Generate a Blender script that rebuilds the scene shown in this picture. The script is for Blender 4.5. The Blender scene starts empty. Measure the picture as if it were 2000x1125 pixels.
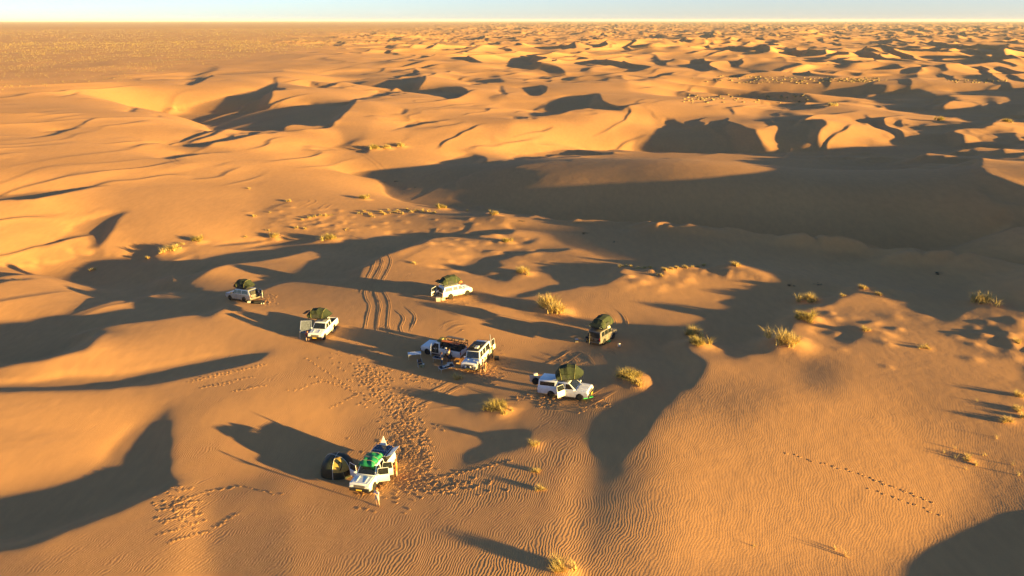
import bpy, bmesh, math, random
import numpy as np
from mathutils import Vector, Matrix
# ---------------------------------------------------------------- camera, sky, sun, exposure
scene = bpy.context.scene
col = scene.collection
CAM_H = 35.0; PITCH = math.radians(20.8); FPX = 1376.0
cam_d = bpy.data.cameras.new('camera'); cam = bpy.data.objects.new('camera', cam_d); col.objects.link(cam)
cam_d.sensor_width = 36; cam_d.lens = 36*FPX/2000; cam_d.clip_start = 1; cam_d.clip_end = 120000
cam.location = (0, 0, CAM_H); cam.rotation_euler = (math.pi/2-PITCH, 0, 0)
scene.camera = cam
SUN_EL = math.radians(7.0); SX, SY = 0.8848, -0.4659            # towards the sun
HORIZON = (.92, .56, .70)
world = bpy.data.worlds.new("World"); scene.world = world; world.use_nodes = True
wn = world.node_tree; wn.nodes.clear()
wo = wn.nodes.new('ShaderNodeOutputWorld'); wb = wn.nodes.new('ShaderNodeBackground'); sk = wn.nodes.new('ShaderNodeTexSky')
sk.sky_type = 'NISHITA'; sk.sun_disc = False; sk.sun_elevation = SUN_EL; sk.sun_rotation = math.atan2(SX, SY)
sk.altitude = 0; sk.air_density = 0.62; sk.dust_density = 0.35; sk.ozone_density = 2.5
wb.inputs['Strength'].default_value = 0.05
# pale band of evening air low over the horizon, and a thin cloud
tcw = wn.nodes.new('ShaderNodeTexCoord'); sepw = wn.nodes.new('ShaderNodeSeparateXYZ'); wn.links.new(tcw.outputs['Generated'], sepw.inputs[0])
def wmath(op, a, b=None):
    n = wn.nodes.new('ShaderNodeMath'); n.operation = op
    for i, v in enumerate((a, b)):
        if v is None: continue
        if isinstance(v, (int, float)): n.inputs[i].default_value = v
        else: wn.links.new(v, n.inputs[i])
    return n.outputs[0]
glow = wmath('POWER', 2.718, wmath('MULTIPLY', wmath('ABSOLUTE', sepw.outputs[2]), -9.0))
mapw = wn.nodes.new('ShaderNodeMapping'); mapw.inputs['Scale'].default_value = (9, 9, 60); wn.links.new(tcw.outputs['Generated'], mapw.inputs[0])
nzw = wn.nodes.new('ShaderNodeTexNoise'); nzw.inputs['Scale'].default_value = 1.6; nzw.inputs['Detail'].default_value = 5; wn.links.new(mapw.outputs[0], nzw.inputs['Vector'])
cld = wmath('MULTIPLY', wmath('MAXIMUM', wmath('SUBTRACT', nzw.outputs['Fac'], .60), 0.0), 1.2)
vmw = wn.nodes.new('ShaderNodeVectorMath'); vmw.operation = 'SCALE'; vmw.inputs[0].default_value = HORIZON; wn.links.new(wmath('ADD', glow, cld), vmw.inputs['Scale'])
vaw = wn.nodes.new('ShaderNodeVectorMath'); vaw.operation = 'ADD'; wn.links.new(sk.outputs[0], vaw.inputs[0]); wn.links.new(vmw.outputs[0], vaw.inputs[1])
wn.links.new(vaw.outputs[0], wb.inputs[0]); wn.links.new(wb.outputs[0], wo.inputs[0])
sun_d = bpy.data.lights.new('sun', 'SUN'); sun = bpy.data.objects.new('sun', sun_d); col.objects.link(sun)
sun_d.energy = 5.0; sun_d.angle = math.radians(0.5); sun_d.color = (1.0, 0.655, 0.18)
sun.rotation_euler = Vector((SX*math.cos(SUN_EL), SY*math.cos(SUN_EL), math.sin(SUN_EL))).to_track_quat('Z', 'Y').to_euler()
scene.view_settings.view_transform = 'Standard'; scene.view_settings.look = 'None'
scene.view_settings.exposure = 2.2; scene.view_settings.gamma = 1.0
random.seed(7); rng = np.random.default_rng(7)
R = math.radians

# ---------------------------------------------------------------- helpers
def tag(o, label=None, cat=None, group=None, kind=None):
    if label: o['label'] = label
    if cat: o['category'] = cat
    if group: o['group'] = group
    if kind: o['kind'] = kind
    return o
def empty(name, loc=(0,0,0), rz=0.0, label=None, cat=None, group=None):
    o = bpy.data.objects.new(name, None); col.objects.link(o); o.empty_display_size = .2
    o.location = loc; o.rotation_euler = (0,0,rz); return tag(o, label, cat, group)
def obj(name, me, mats, parent=None, smooth=False):
    o = bpy.data.objects.new(name, me); col.objects.link(o)
    if not isinstance(mats, (list, tuple)): mats = [mats]
    if not me.materials:
        for m in mats: me.materials.append(m)
    if smooth: me.shade_smooth()
    if parent: o.parent = parent
    return o
def from_bm(name, bm, mats, parent=None, smooth=False):
    me = bpy.data.meshes.new(name); bm.normal_update(); bm.to_mesh(me); bm.free()
    return obj(name, me, mats, parent, smooth)
def pymesh(name, v, f, mats, parent=None, smooth=False):
    me = bpy.data.meshes.new(name); me.from_pydata(v, [], f); me.update()
    return obj(name, me, mats, parent, smooth)
def noise_mat(name, c, rough=.6, metal=0, var=.12, scale=6, bump=0.0, spec=.4, sheen=0):
    m = bpy.data.materials.new(name); m.use_nodes = True; n = m.node_tree; b = n.nodes['Principled BSDF']
    b.inputs['Roughness'].default_value = rough; b.inputs['Metallic'].default_value = metal
    b.inputs['Specular IOR Level'].default_value = spec
    tc = n.nodes.new('ShaderNodeTexCoord'); ns = n.nodes.new('ShaderNodeTexNoise'); ns.inputs['Scale'].default_value = scale
    ns.inputs['Detail'].default_value = 4
    rp = n.nodes.new('ShaderNodeValToRGB'); rp.color_ramp.elements[0].position = .3; rp.color_ramp.elements[1].position = .7
    rp.color_ramp.elements[0].color = (*[max(0,x*(1-var)) for x in c], 1); rp.color_ramp.elements[1].color = (*[min(1,x*(1+var)) for x in c], 1)
    n.links.new(tc.outputs['Object'], ns.inputs['Vector']); n.links.new(ns.outputs['Fac'], rp.inputs[0]); n.links.new(rp.outputs[0], b.inputs['Base Color'])
    if bump:
        bp = n.nodes.new('ShaderNodeBump'); bp.inputs['Strength'].default_value = bump; bp.inputs['Distance'].default_value = .03
        n.links.new(ns.outputs['Fac'], bp.inputs['Height']); n.links.new(bp.outputs[0], b.inputs['Normal'])
    return m

# ---------------------------------------------------------------- terrain heights
# ---------------------------------------------------------------- dune relief
# The relief is solved for, not drawn: the outlines below say where the low sun reaches the sand and where it
# does not; a height field is relaxed until its own shadows fall there. Real heights, real shadows.
LDX, LDY = -SX, -SY                       # the way the light travels over the ground (s), t across it
LN = math.hypot(LDX, LDY); LDX /= LN; LDY /= LN; TDX, TDY = -LDY, LDX
if TDY < 0: TDX, TDY = -TDX, -TDY
TANE = math.tan(SUN_EL); IW, IH, MG = 2000, 1125, 200
TILE = {'A': (0, 0), 'B': (650, 0), 'C': (1300, 0), 'D': (0, 380), 'E': (650, 380), 'F': (1300, 380), 'G': (0, 725), 'H': (650, 725), 'I': (1300, 725),
        'a': (0, 0), 'b': (500, 0), 'c': (1000, 0), 'd': (1500, 0), 'e': (1300, 200), 'f': (1500, 480), 'g': (500, 300), 'p': (0, 0)}
def outline(t, s):
    v = [float(q) for q in s.replace(',', ' ').split()]; ox, oy = TILE[t]; sc = 1 if t == 'p' else (2.813 if t.isupper() else 4)
    return [(ox+a/sc, oy+b/sc) for a, b in zip(v[::2], v[1::2])]
def fill(pts):
    pts = [((x-MG if x <= 1 else (x+MG if x >= 1999 else x)), (y+MG if y >= 1124 else y)) for x, y in pts]
    p = np.array(pts, float)+[MG, 0]; m = np.zeros((IH+MG, IW+2*MG), bool)
    x, y = p.T; x2 = np.roll(x, -1); y2 = np.roll(y, -1)
    for yy in range(int(max(0, y.min())), int(min(m.shape[0]-1, y.max()))+1):
        c = yy+.5; k = ((y <= c) & (y2 > c)) | ((y2 <= c) & (y > c))
        if not k.any(): continue
        xs = np.sort(x[k]+(c-y[k])/(y2[k]-y[k])*(x2[k]-x[k]))
        for a, b in zip(xs[::2], xs[1::2]): m[yy, max(0, int(round(a))):max(0, int(round(b)))] = True
    return m
def soften(a, s):
    ky = np.fft.fftfreq(a.shape[0])[:, None]; kx = np.fft.rfftfreq(a.shape[1])[None]
    return np.fft.irfft2(np.fft.rfft2(a)*np.exp(-2*(math.pi*s)**2*(kx*kx+ky*ky)), s=a.shape)
SHADE = np.zeros((IH+MG, IW+2*MG), np.float32); TONE = np.full(SHADE.shape, .125, np.float32); _later = []
def S(t, s): SHADE[fill(outline(t, s))] = 1
def L(t, s, tone=None):
    k = fill(outline(t, s)); SHADE[k] = 0
    if tone is not None: _later.append((outline(t, s), tone, 3))
def N(t, s, tone, bl=8): _later.append((outline(t, s), tone, bl))
# big dark
S('p','662,332 700,324 791,321 882,300 913,284 927,288 945,299 949,311 991,313 1000,290 1010,284 1126,291 1144,279 1233,286 1240,263 1290,254 1300,229 1350,250 1366,252 1372,243 1412,237 1475,252 1505,281 1655,285 1767,285 1797,265 1900,240 2000,225 2000,760 1350,760 1325,765 1290,800 1254,850 1219,896 1175,905 1163,885 1167,867 1167,853 1180,835 1205,814 1237,796 1268,778 1274,760 1268,743 1250,728 1233,718 1200,728 1191,735 1196,712 1170,690 1145,672 1170,650 1190,632 1205,632 1254,638 1300,646 1345,646 1385,611 1440,607 1438,597 1396,583 1446,583 1424,563 1465,567 1442,552 1466,556 1463,547 1502,547 1475,535 1453,522 1440,513 1428,513 1425,520 1350,522 1310,525 1290,540 1283,545 1270,535 1230,522 1205,518 1212,508 1176,499 1141,483 1098,472 1073,455 1052,451 997,447 992,440 990,425 957,415 932,422 900,415 875,410 840,402 800,396 762,385 750,372 745,360 732,347 700,342')
# D7 right dune lit
L('p','1667,567 1675,557 1690,557 1715,577 1725,582 1750,600 1785,612 1800,615 1812,616 1832,630 1850,630 1875,607 1900,600 1935,599 2000,617 2000,800 1350,800 1345,770 1366,735 1370,715 1340,700 1322,685 1335,668 1353,662 1382,668 1407,686 1417,703 1442,702 1456,693 1492,689 1510,678 1515,672 1540,642 1547,630 1552,615 1565,600 1585,596 1610,602 1637,582 1675,575')
S('p','2000,700 1985,703 1975,712 1978,728 1990,742 2000,748')
S('f','2000,690 1700,660 1500,622 1380,612 1600,655 1800,690 2000,722')
S('f','2000,800 1850,762 1700,735 1600,720 1760,765 1600,770 1700,800 1850,830 2000,860')
S('f','310,660 560,665 700,690 690,730 660,760 560,790 470,760 410,720 370,690')
S('e','860,130 1060,150 1130,110 1250,105 1400,120 1800,205 1990,255 1990,262 1870,342 820,328 700,225 800,180 885,150')
L('e','1060,150 1130,110 1250,105 1400,120 1600,150 1800,205 1990,250 1990,262 1900,258 1760,290 1870,340 1650,335 1420,340 1205,325 1200,290 1185,270 1195,235 1250,190 1250,165 1200,155',.3)
L('e','40,470 300,470 560,490 700,520 800,555 900,578 700,590 400,605 0,632 -200,635 -330,600 -250,530 -100,490',.09)
L('p','1911,320 1940,315 2000,325 2000,400 1975,377 1922,363 1904,338',.2)
L('e','700,220 760,185 860,178 900,180 930,210 870,240 858,270 905,325 820,325 760,290',.28)
L('e','1040,320 1110,303 1135,310 1138,328 1060,328',.25)
L('d','640,820 800,805 950,865 1100,880 1380,905 1560,950 1480,965 1200,975 1000,965 830,950 740,930 660,890',.16)
L('d','1430,1030 1500,1000 1690,990 1780,950 1830,925 1870,950 2000,970 2000,1040 1900,1040 1740,1030 1680,1045 1740,1070 1640,1095 1530,1110 1520,1050',.25)
L('d','1920,1045 2000,1055 2000,1110 1960,1090',.25)
# dark between lit tongue and upper
S('d','0,690 130,680 240,658 720,655 920,655 920,690 1080,690 860,710 690,780 560,800 510,830 330,850 160,865 120,850 0,820')
S('d','800,770 900,705 1000,690 1190,690 1260,730 1300,750 1490,745 1430,700 1500,685 1600,700 1760,690 2000,660 2000,965 1880,940 1830,920 1690,985 1560,950 1380,905 1100,880 950,865 800,805 660,790')
L('d','1360,825 1420,785 1520,755 1640,745 1700,750 1640,820 1400,832',.16)
L('d','1700,745 1860,760 1885,785 1850,810 1790,805 1780,775',.2)
S('d','830,950 1000,965 1200,975 1480,965 1560,950 1700,990 1430,1025 1200,1062 1190,1048')
# left near dune
S('G','0,703 270,610 440,550 525,517 550,470 600,400 700,310 815,255 850,215 880,190 915,220 932,290 932,370 920,440 915,560 930,610 1000,630 880,670 740,720 560,800 400,860 200,950 0,1040')
S('p','1480,1250 1682,1125 1762,1088 1833,1056 1887,1031 1922,1009 1957,988 2000,952 2150,860 2200,1320 1400,1320')
S('H','620,560 700,480 760,440 870,410 830,380 860,350 900,365 1070,375 1080,400 1030,440 900,480 800,530 700,555')
S('H','680,170 850,180 850,230 740,260 720,280 740,215 720,190')
# D tile
S('A','0,1040 180,1022 420,1015 600,1013 400,1050 200,1085 0,1110')
S('D','150,250 250,205 330,180 380,125 470,95 620,75 690,80 650,115 620,170 570,225 525,260 475,255 480,225 463,215 480,195 400,215 300,230')
S('D','0,330 160,315 185,290 220,300 310,305 370,300 395,285 370,255 400,265 470,280 525,262 570,280 650,285 710,255 680,235 760,240 830,250 870,262 830,290 850,320 880,345 960,355 1100,330 1200,310 1500,290 1750,275 1969,262 1969,470 1850,480 1600,510 1430,545 1200,545 1240,560 1280,600 1200,640 1150,670 1120,665 1000,680 800,700 600,725 430,760 545,760 480,850 250,900 0,1020')
L('D','0,530 120,480 270,450 350,450 450,465 520,490 560,525 545,530 480,515 350,488 400,510 485,550 430,590 320,640 0,660',.17)
L('D','910,468 1200,440 1450,392 1600,350 1700,315 1780,335 1770,360 1690,390 1690,410 1700,440 1680,455 1600,475 1430,500 1380,515 1300,525 1200,540 1100,520 1000,490',.12)
L('D','370,652 480,620 600,595 700,578 760,598 740,615 600,635',.25)
L('D','790,560 830,540 870,535 875,575 820,572',.2)
L('D','885,575 930,530 1050,570',.1)
S('D','360,955 550,957 700,945 900,910 1100,880 1250,862 1400,860 1500,875 1400,920 1100,985 900,1025 600,1062 400,1070 200,1072 0,1095 0,1060 250,985 320,958')
S('D','1320,290 1480,240 1550,225 1740,250 1735,265 1500,275')
S('D','1150,270 1250,235 1480,225 1500,235 1300,262')
# g tile central dark
S('g','0,755 350,735 700,705 800,670 960,640 1230,632 1440,615 1590,600 1550,565 1690,560 1640,610 1830,600 1860,590 2000,605 2000,640 1870,645 1560,655 1340,705 1300,740 1010,800 930,830 900,870 700,930 600,960 400,975 390,900 400,870 540,830 545,810 500,780 420,765 200,810 0,850')
S('E','530,385 650,400 750,365 900,320 1030,305 1140,280 1300,290 1290,300 1150,315 1000,345 890,370 930,395 860,410 850,430 980,450 960,475 880,470 830,460 700,420 620,415 580,405')
S('E','1090,385 1300,385 1540,390 1590,410 1560,450 1500,480 1400,500 1200,545 1050,570 840,590 700,595 830,575 1000,540 1180,500 1225,490 1235,465 1200,430 1140,405')
S('E','930,225 1050,250 1130,225 1110,250 1060,270 1010,265')
S('E','740,930 850,960 800,975 700,955')
# A tile left/mid
S('p','266,211 282,195 342,190 338,185 375,184 410,181 473,173 523,164 537,148 542,160 538,170 560,172 532,180 531,186 521,199 555,203 607,195 627,200 680,200 705,193 660,232 620,250 562,259 500,265 462,272 391,284 341,284 263,277 345,277 363,265 409,256 407,249 391,238 355,234 309,233 295,224 230,220 262,217 290,215')
L('A','1040,776 1200,735 1380,713 1300,737 1050,780',.15)
S('A','850,865 910,845 1000,825 1280,823 1100,850 950,870')
S('p','605,289 720,289 718,296 605,294')
S('A','230,720 300,705 440,695 360,715 300,718')
S('A','150,758 350,708 360,716 290,740')
S('A','820,430 930,395 1220,378 1160,410 1100,450 1050,465 990,460 1060,430 870,435')
S('A','1160,430 1260,428 1200,440')
S('A','1300,345 1400,340 1470,340 1380,360 1320,362')
S('A','1650,465 1750,460 1800,435 1969,410 1969,480 1900,485 1780,475')
S('A','320,538 400,505 445,490 400,525')
# b tile
for s in ['350,660 450,650 530,625 640,600 830,580 1000,570 1150,600 1330,590 1320,620 1270,670 1180,695 1080,690 870,675 500,685',
'730,765 940,720 1080,700 1180,690 1290,670 1640,690 1655,710 1600,760 1530,770 1340,735 1200,725 1100,735 1000,755 830,770 740,790',
'0,700 100,710 130,740 90,790 0,800','20,680 100,640 150,600 165,650 160,675','390,530 600,520 750,500 790,475 830,495 900,490 880,520 780,535',
'1000,400 1060,370 1140,375 1160,400 1400,400 1560,390 1560,430 1320,440 1200,445 1110,430',
'1280,485 1350,465 1395,460 1395,505 1600,500 1740,470 1790,465 1860,480 1920,500 2000,490 2000,570 1500,575 1430,545 1330,510',
'1170,570 1240,530 1320,525 1380,575','1560,605 1660,600 1780,585 1900,590 1935,640 1740,655 1680,660 1640,625',
'1120,880 1150,855 1190,860 1160,890 1130,900','1900,665 1930,665 1930,690 1960,740 1930,735 1880,705 1900,690',
'1040,1015 1160,975 1250,945 1400,935 1640,920 1500,930 1330,965 1200,990','370,430 450,428 440,440','460,445 510,415 530,430 520,450',
'630,440 650,425 720,420 710,445','840,460 900,440 960,465 900,475','1380,355 1430,345 1520,350 1500,380 1420,385','1760,370 1810,350 1830,365 1810,390 1780,390',
'1720,440 1800,425 1800,455','1900,440 1930,415 1970,420 1960,445','1550,320 1600,310 1590,330','1650,290 1740,285 1740,300','1680,320 1730,315 1720,345']: S('b',s)
for s in ['0,290 60,295 60,335 0,335','120,355 200,325 260,315 300,325 420,330 460,325 465,350 380,365 200,360','610,345 660,320 700,330 695,370 640,360',
'560,320 600,295 680,290 680,310','760,310 830,285 910,270 920,305 870,320','1150,325 1200,290 1250,290 1300,330','1400,360 1500,335 1680,325 1730,330 1600,345 1480,370',
'1540,400 1620,370 1740,360 1780,350 2000,350 2000,440 1900,445 1760,420 1740,405 1600,415',
'430,410 530,400 600,375 650,380 690,410 740,415 790,440 890,435 870,410 780,395 840,370 850,345 880,340 890,370 970,375 980,385 950,410 980,430 1080,425 1110,390 1180,395 1250,405 1360,385 1300,430 1250,480 1200,485 1195,455 1115,460 1110,490 1030,500 990,490 990,470 880,470 860,490 600,485 480,480 480,460 580,450 540,430',
'320,380 340,390 390,445 350,430','0,490 80,500 190,510 180,545 80,565 0,565','330,570 380,530 480,490 610,500 625,525 600,580 410,575 330,580',
'190,610 240,595 400,590 590,590 730,575 780,565 740,610 690,630 560,640 340,635 200,625','880,590 920,585 1060,610 1000,620 930,615','1020,590 1130,590 1180,560 1240,565 1280,585 1200,600',
'1380,490 1450,465 1640,480 1640,495 1500,500','1670,470 1820,475 1740,490','1600,560 1620,530 1700,505 1830,498 2000,498 2000,590 1870,605 1700,595',
'20,680 90,672 220,665 270,680 260,715 210,745 130,750 90,710 70,685','120,880 200,840 290,780 420,735 540,740 590,730 680,735 700,790 760,815 840,830 970,805 1050,800 900,830 850,868 650,860 500,865 350,900 150,918',
'0,1030 200,985 340,955 250,1000 100,1020 0,1040','0,903 130,915 0,922','1230,740 1350,725 1500,720 1560,690 1700,670 1850,665 2000,650 2000,820 1940,815 1900,795 1850,795 1600,780 1500,760 1330,755',
'780,555 900,545 1060,545 1020,560']: S('c',s)
for s in ['0,505 130,500 200,465 330,445 455,460 430,480 400,500 500,470 570,450 630,445 690,480 780,525 1000,530 920,575 1200,565 1240,530 1250,510 1290,510 1350,550 1560,540 1650,580 1640,620 1500,630 1200,620 1060,620 800,610 0,600',
'1420,520 1500,490 1550,475 1700,500 2000,510 2000,560 1850,555 1700,550 1580,540','780,400 800,360 850,340 900,350 915,390 880,410 1000,400 1200,405 1240,430 1100,445 980,420 810,430 790,460 730,450 720,415',
'1560,400 1620,375 1690,400 1700,435 1800,440 1780,470 1680,470 1550,445 1300,450 1400,430','1180,320 1240,310 1330,285 1400,310 1500,350 1380,380 1350,360 1180,355',
'850,300 1100,290 1090,320 1050,345 900,340 790,310','330,370 450,355 600,345 640,320 590,375 430,385 290,370','0,370 40,410 180,405 190,430 220,445 0,440',
'250,290 280,265 450,285 450,265 760,255 770,285 600,300 400,290','1700,310 1760,315 1900,330 1960,350 1850,360 1730,340']: S('d',s)
# tones
N('G','0,130 150,100 400,105 700,130 850,180 800,255 600,400 525,517 0,700',.21,10)
N('p','0,1060 200,985 330,950 500,930 640,960 800,1000 1000,1060 1000,1125 0,1125',.10,30)
N('p','405,960 560,930 580,1125 412,1125',.035,9)
N('p','345,1000 400,980 408,1125 310,1125',.20,8)
N('G','930,250 1100,250 1300,330 1300,480 1000,560 930,500',.17,25)
N('p','1170,780 1265,750 1272,765 1150,860 1136,940 1134,1124 1080,1124 1090,980 1125,880',.20,10)
N('p','1165,905 1225,900 1245,950 1205,1040 1165,1100 1146,1100 1142,1000',.085,9)
N('p','1290,820 1500,740 1700,760 1950,900 1800,1080 1300,1120 1270,950',.27,35)
N('p','1400,640 1500,700 1560,760 1450,830 1350,780',.17,20)
N('p','1560,700 1640,690 1650,760 1560,760',.09,12)
N('p','1130,440 1400,530 1420,560 1300,600 1130,560',.19,20)
N('p','900,560 1100,640 1050,700 900,680',.21,15)
N('p','830,470 1120,380 1160,480 1000,480 860,520',.17,15)
N('p','0,250 250,230 500,330 500,440 300,480 0,330',.2,15)
N('p','0,330 250,345 200,365 0,362',.27,8)
N('p','250,350 600,340 700,380 500,380 300,365',.12,10)
N('p','0,400 330,395 200,470 0,500',.22,12)
N('p','0,160 260,170 265,205 0,200',.21,8)
N('p','0,205 300,212 280,240 0,240',.13,6)
N('p','0,60 900,50 700,100 400,140 0,160',.19,10)
N('p','380,265 640,235 690,280 560,300 380,290',.24,8)
N('b','640,930 820,780 970,830 940,900 820,1120 700,1120',.07,4)
N('b','820,775 1200,730 1900,780 2000,900 1500,920 1350,930 1200,870 1000,850',.2,8)
N('p','710,270 870,240 910,280 890,300 790,320 720,300',.13,8)
N('c','0,930 300,900 900,880 1100,890 1150,1000 950,1040 930,1120 200,1120 0,1120',.31,8)
N('c','300,690 700,650 1000,740 1300,780 800,760',.17,5)
N('c','900,620 1400,640 1500,700 1200,740 900,700',.24,6)
N('c','900,800 1500,790 2000,830 1900,920 1300,930 1000,870',.25,5)
N('c','1250,930 1900,930 1800,960 1450,1000 1400,1000',.10,4)
N('c','1360,500 1600,500 1600,590 1300,590 1200,520',.23,5)
N('D','350,950 545,770 1100,690 1300,750 1200,850 900,900 550,950',.15,10)
N('D','450,60 690,90 560,280 1200,240 1300,60 1400,0 500,0',.17,15)
N('p','0,765 80,745 280,755 160,742 300,730 0,740',.05,5)
N('p','400,790 640,780 700,905 640,935 470,915 400,880',.24,22)
L('p','1470,326 1510,334 1560,343 1640,350 1750,349 1765,346 1765,350 1700,354 1640,354 1560,348 1500,340 1470,331',.04)
for o_, v_, b_ in _later:
    f_ = fill(o_); ys, xs = np.nonzero(f_); pad = int(3*b_)+2
    y0, y1, x0, x1 = max(0, ys.min()-pad), ys.max()+pad, max(0, xs.min()-pad), xs.max()+pad
    q_ = np.clip(soften(f_[y0:y1, x0:x1].astype(float), b_), 0, 1); TONE[y0:y1, x0:x1] = TONE[y0:y1, x0:x1]*(1-q_)+v_*q_
def bil(A, fx, fy):
    h, w = A.shape; fx = np.clip(fx, 0, w-1.001); fy = np.clip(fy, 0, h-1.001); i = fx.astype(int); j = fy.astype(int); a = fx-i; b = fy-j
    return (A[j, i]*(1-a)+A[j, i+1]*a)*(1-b)+(A[j+1, i]*(1-a)+A[j+1, i+1]*a)*b
CP, SP = math.cos(PITCH), math.sin(PITCH)
def project(x, y, z):
    zz = z-CAM_H; f = np.maximum(y*CP-zz*SP, 1e-3); return 1000+FPX*x/f, 562.5-FPX*(y*SP+zz*CP)/f
def on_level(px, py, z):
    u = (px-1000)/FPX; v = (py-562.5)/FPX; k = (z-CAM_H)/(-SP-v*CP); return u*k, (CP-v*SP)*k
class Grid:
    def __init__(g, s0, s1, t0, t1, d):
        g.s0, g.s1, g.t0, g.t1, g.d = s0, s1, t0, t1, d
        S_, T_ = np.meshgrid(np.arange(s0, s1, d), np.arange(t0, t1, d)); g.x = S_*LDX+T_*TDX; g.y = S_*LDY+T_*TDY; g.S_, g.T_ = S_, T_
        g.kx = np.fft.rfftfreq(S_.shape[1], d)[None]*2*np.pi; g.ky = np.fft.fftfreq(S_.shape[0], d)[:, None]*2*np.pi
    def at(g, A, x, y): return bil(A, (x*LDX+y*LDY-g.s0)/g.d, (x*TDX+y*TDY-g.t0)/g.d)
    def solve(g, gs, tgt, b, Lc, sm, an, dan):
        lam = g.kx**2+b*g.ky**2+1/Lc**2
        F = -1j*g.kx*np.fft.rfft2(gs-dan[0])+1j*g.ky*b*np.fft.rfft2(dan[1])+np.fft.rfft2(tgt-an)/Lc**2
        return an+np.fft.irfft2(F/lam/(1+sm**4*(g.kx**2+g.ky**2)**2), s=gs.shape)
    def lp(g, h, Lg): return np.fft.irfft2(np.fft.rfft2(h)*np.exp(-.5*(g.kx**2+g.ky**2)*Lg*Lg), s=h.shape)
def ease(g, h):
    s_ = np.gradient(h, g.d, axis=1); return g.solve(np.clip(s_, -.62, .17), h, 1.0, 14, .35*g.d, h, (s_, 0*h))
def seen(g, h):
    th = np.linspace(-.80, .80, 1100); ld = np.linspace(math.log(12), math.log(2500), 900); A, D = np.meshgrid(th, np.exp(ld))
    e = (g.at(h, D*np.sin(A), D*np.cos(A))-CAM_H)/D; vis = (e >= np.maximum.accumulate(e, 0)-2e-4*np.maximum(1, 60/D)).astype(np.float32)
    gd = np.hypot(g.x, g.y)+1e-6; v = bil(vis, (np.arctan2(g.x, g.y)-th[0])/(th[1]-th[0]), (np.log(gd)-ld[0])/(ld[1]-ld[0]))
    return np.where((gd < 12) | (g.y < 1), 0, v)
def offside(g):
    lim = (g.y*.935+12.4)*.727
    return (g.x > lim+12) & (g.x < lim+130) & (g.y > 70-.3*(g.x-100)) & (g.y < 165)
def carve(g, h, m3, lo, hi, Bz, BW):
    if BW is not None: h = np.where(BW, Bz, h)
    hT = np.ascontiguousarray(h.T); mT = np.ascontiguousarray(m3.T); loT = np.ascontiguousarray(lo.T); hiT = np.ascontiguousarray(hi.T)
    bT = np.ascontiguousarray(BW.T) if BW is not None else None; r = hT[0].copy(); dz = TANE*g.d
    for i in range(1, hT.shape[0]):
        r = r-dz; mi = mT[i]; b = hT[i]; sh = mi == 1; v = np.where(sh, np.minimum(np.maximum(b, r-hiT[i]), r-loT[i]), np.where(mi == 0, np.maximum(b, r+.002), b))
        if bT is not None: v = np.where(bT[i], b, v); sh = sh & ~bT[i]
        hT[i] = v; r = np.maximum(r, np.where(sh, -1e9, v))
    return hT.T.copy()
def relax(g, h, m, t, outer, inner, b, La, an, rho, cap, sm, Bz=None, reg=None):
    dan = (np.gradient(an, g.d, axis=1), np.gradient(an, g.d, axis=0))
    for o in range(outer):
        px, py = project(g.x, g.y, h); v = seen(g, h)
        ok = (px > -MG) & (px < IW+MG) & (py < IH+MG-2) & (g.y > 3) & (py > 66) & (v > .5)
        m = np.where(ok, bil(SHADE, px+MG, py), m); t = np.where(ok, bil(TONE, px+MG, py), t); ok &= px < 2040
        m3 = np.where(ok, np.where(m > .5, 1, 0), -1); n1 = m3.shape[1]
        shT = np.ascontiguousarray((m3 == 1).T); st = np.zeros(shT.shape, np.int32); en = np.zeros(shT.shape, np.int32); c = np.zeros(shT.shape[1], np.int32)
        for i in range(n1): c = np.where(shT[i], c+1, 0); st[i] = c
        c = c*0
        for i in range(n1-1, -1, -1): c = np.where(shT[i], c+1, 0); en[i] = c
        st, en, sh = st.T, en.T, shT.T
        Lr = (st+en-1)*g.d; tau = np.where(sh, (st-.5)*g.d/np.maximum(Lr, g.d), 0)
        pref = np.where(sh, np.minimum(np.minimum(.1*Lr, cap)*(1-tau)*(1-np.exp(-tau/.10))*1.2, st*g.d*.45), 0)
        lo = np.where(sh, np.minimum(np.minimum(.02+.25*pref, en*g.d*.1), .6), 0)
        hi = np.where(sh, np.minimum(np.minimum(st*g.d*.52, en*g.d*.24)+.05, pref*2.5+.3), 0)
        pref = g.lp(pref, g.d); gl = np.clip(t/math.cos(SUN_EL)-TANE, -.2, .24)
        gs = np.where(sh, np.clip(-TANE-np.gradient(pref, g.d, axis=1), -.6, .14), np.where(ok, gl, 0)); BW = None
        if Bz is not None:
            pb, qb = project(g.x, g.y, Bz); BW = (bil(reg, pb+MG, qb) > .5) & (g.y > 30) | offside(g)
            gs = np.where(BW, np.gradient(Bz, g.d, axis=1), gs)
        x = g.solve(gs, an, b, La, 0, an, dan); u = np.zeros_like(x); Lc = 1/math.sqrt(1/La**2+1/rho**2)
        for k in range(inner):
            z = carve(g, x+u, m3, lo, hi, Bz, BW); u = np.clip(u+x-z, -3, 3)
            if BW is not None: u[BW] = 0
            x = g.solve(gs, (an/La**2+(z-u)/rho**2)*Lc*Lc, b, Lc, sm, an, dan)
        z = carve(g, x, m3, lo, hi, Bz, BW); h1 = g.lp(.5*x+.5*z, sm)
        if BW is not None:
            wb_ = np.clip(g.lp(BW.astype(float), 3)*2-1, 0, 1); h1 = h1*(1-wb_)+wb_*g.lp(z, .8)
        h = .5*h+.5*h1 if o < outer-1 else h1
    return h, m, t
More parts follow.
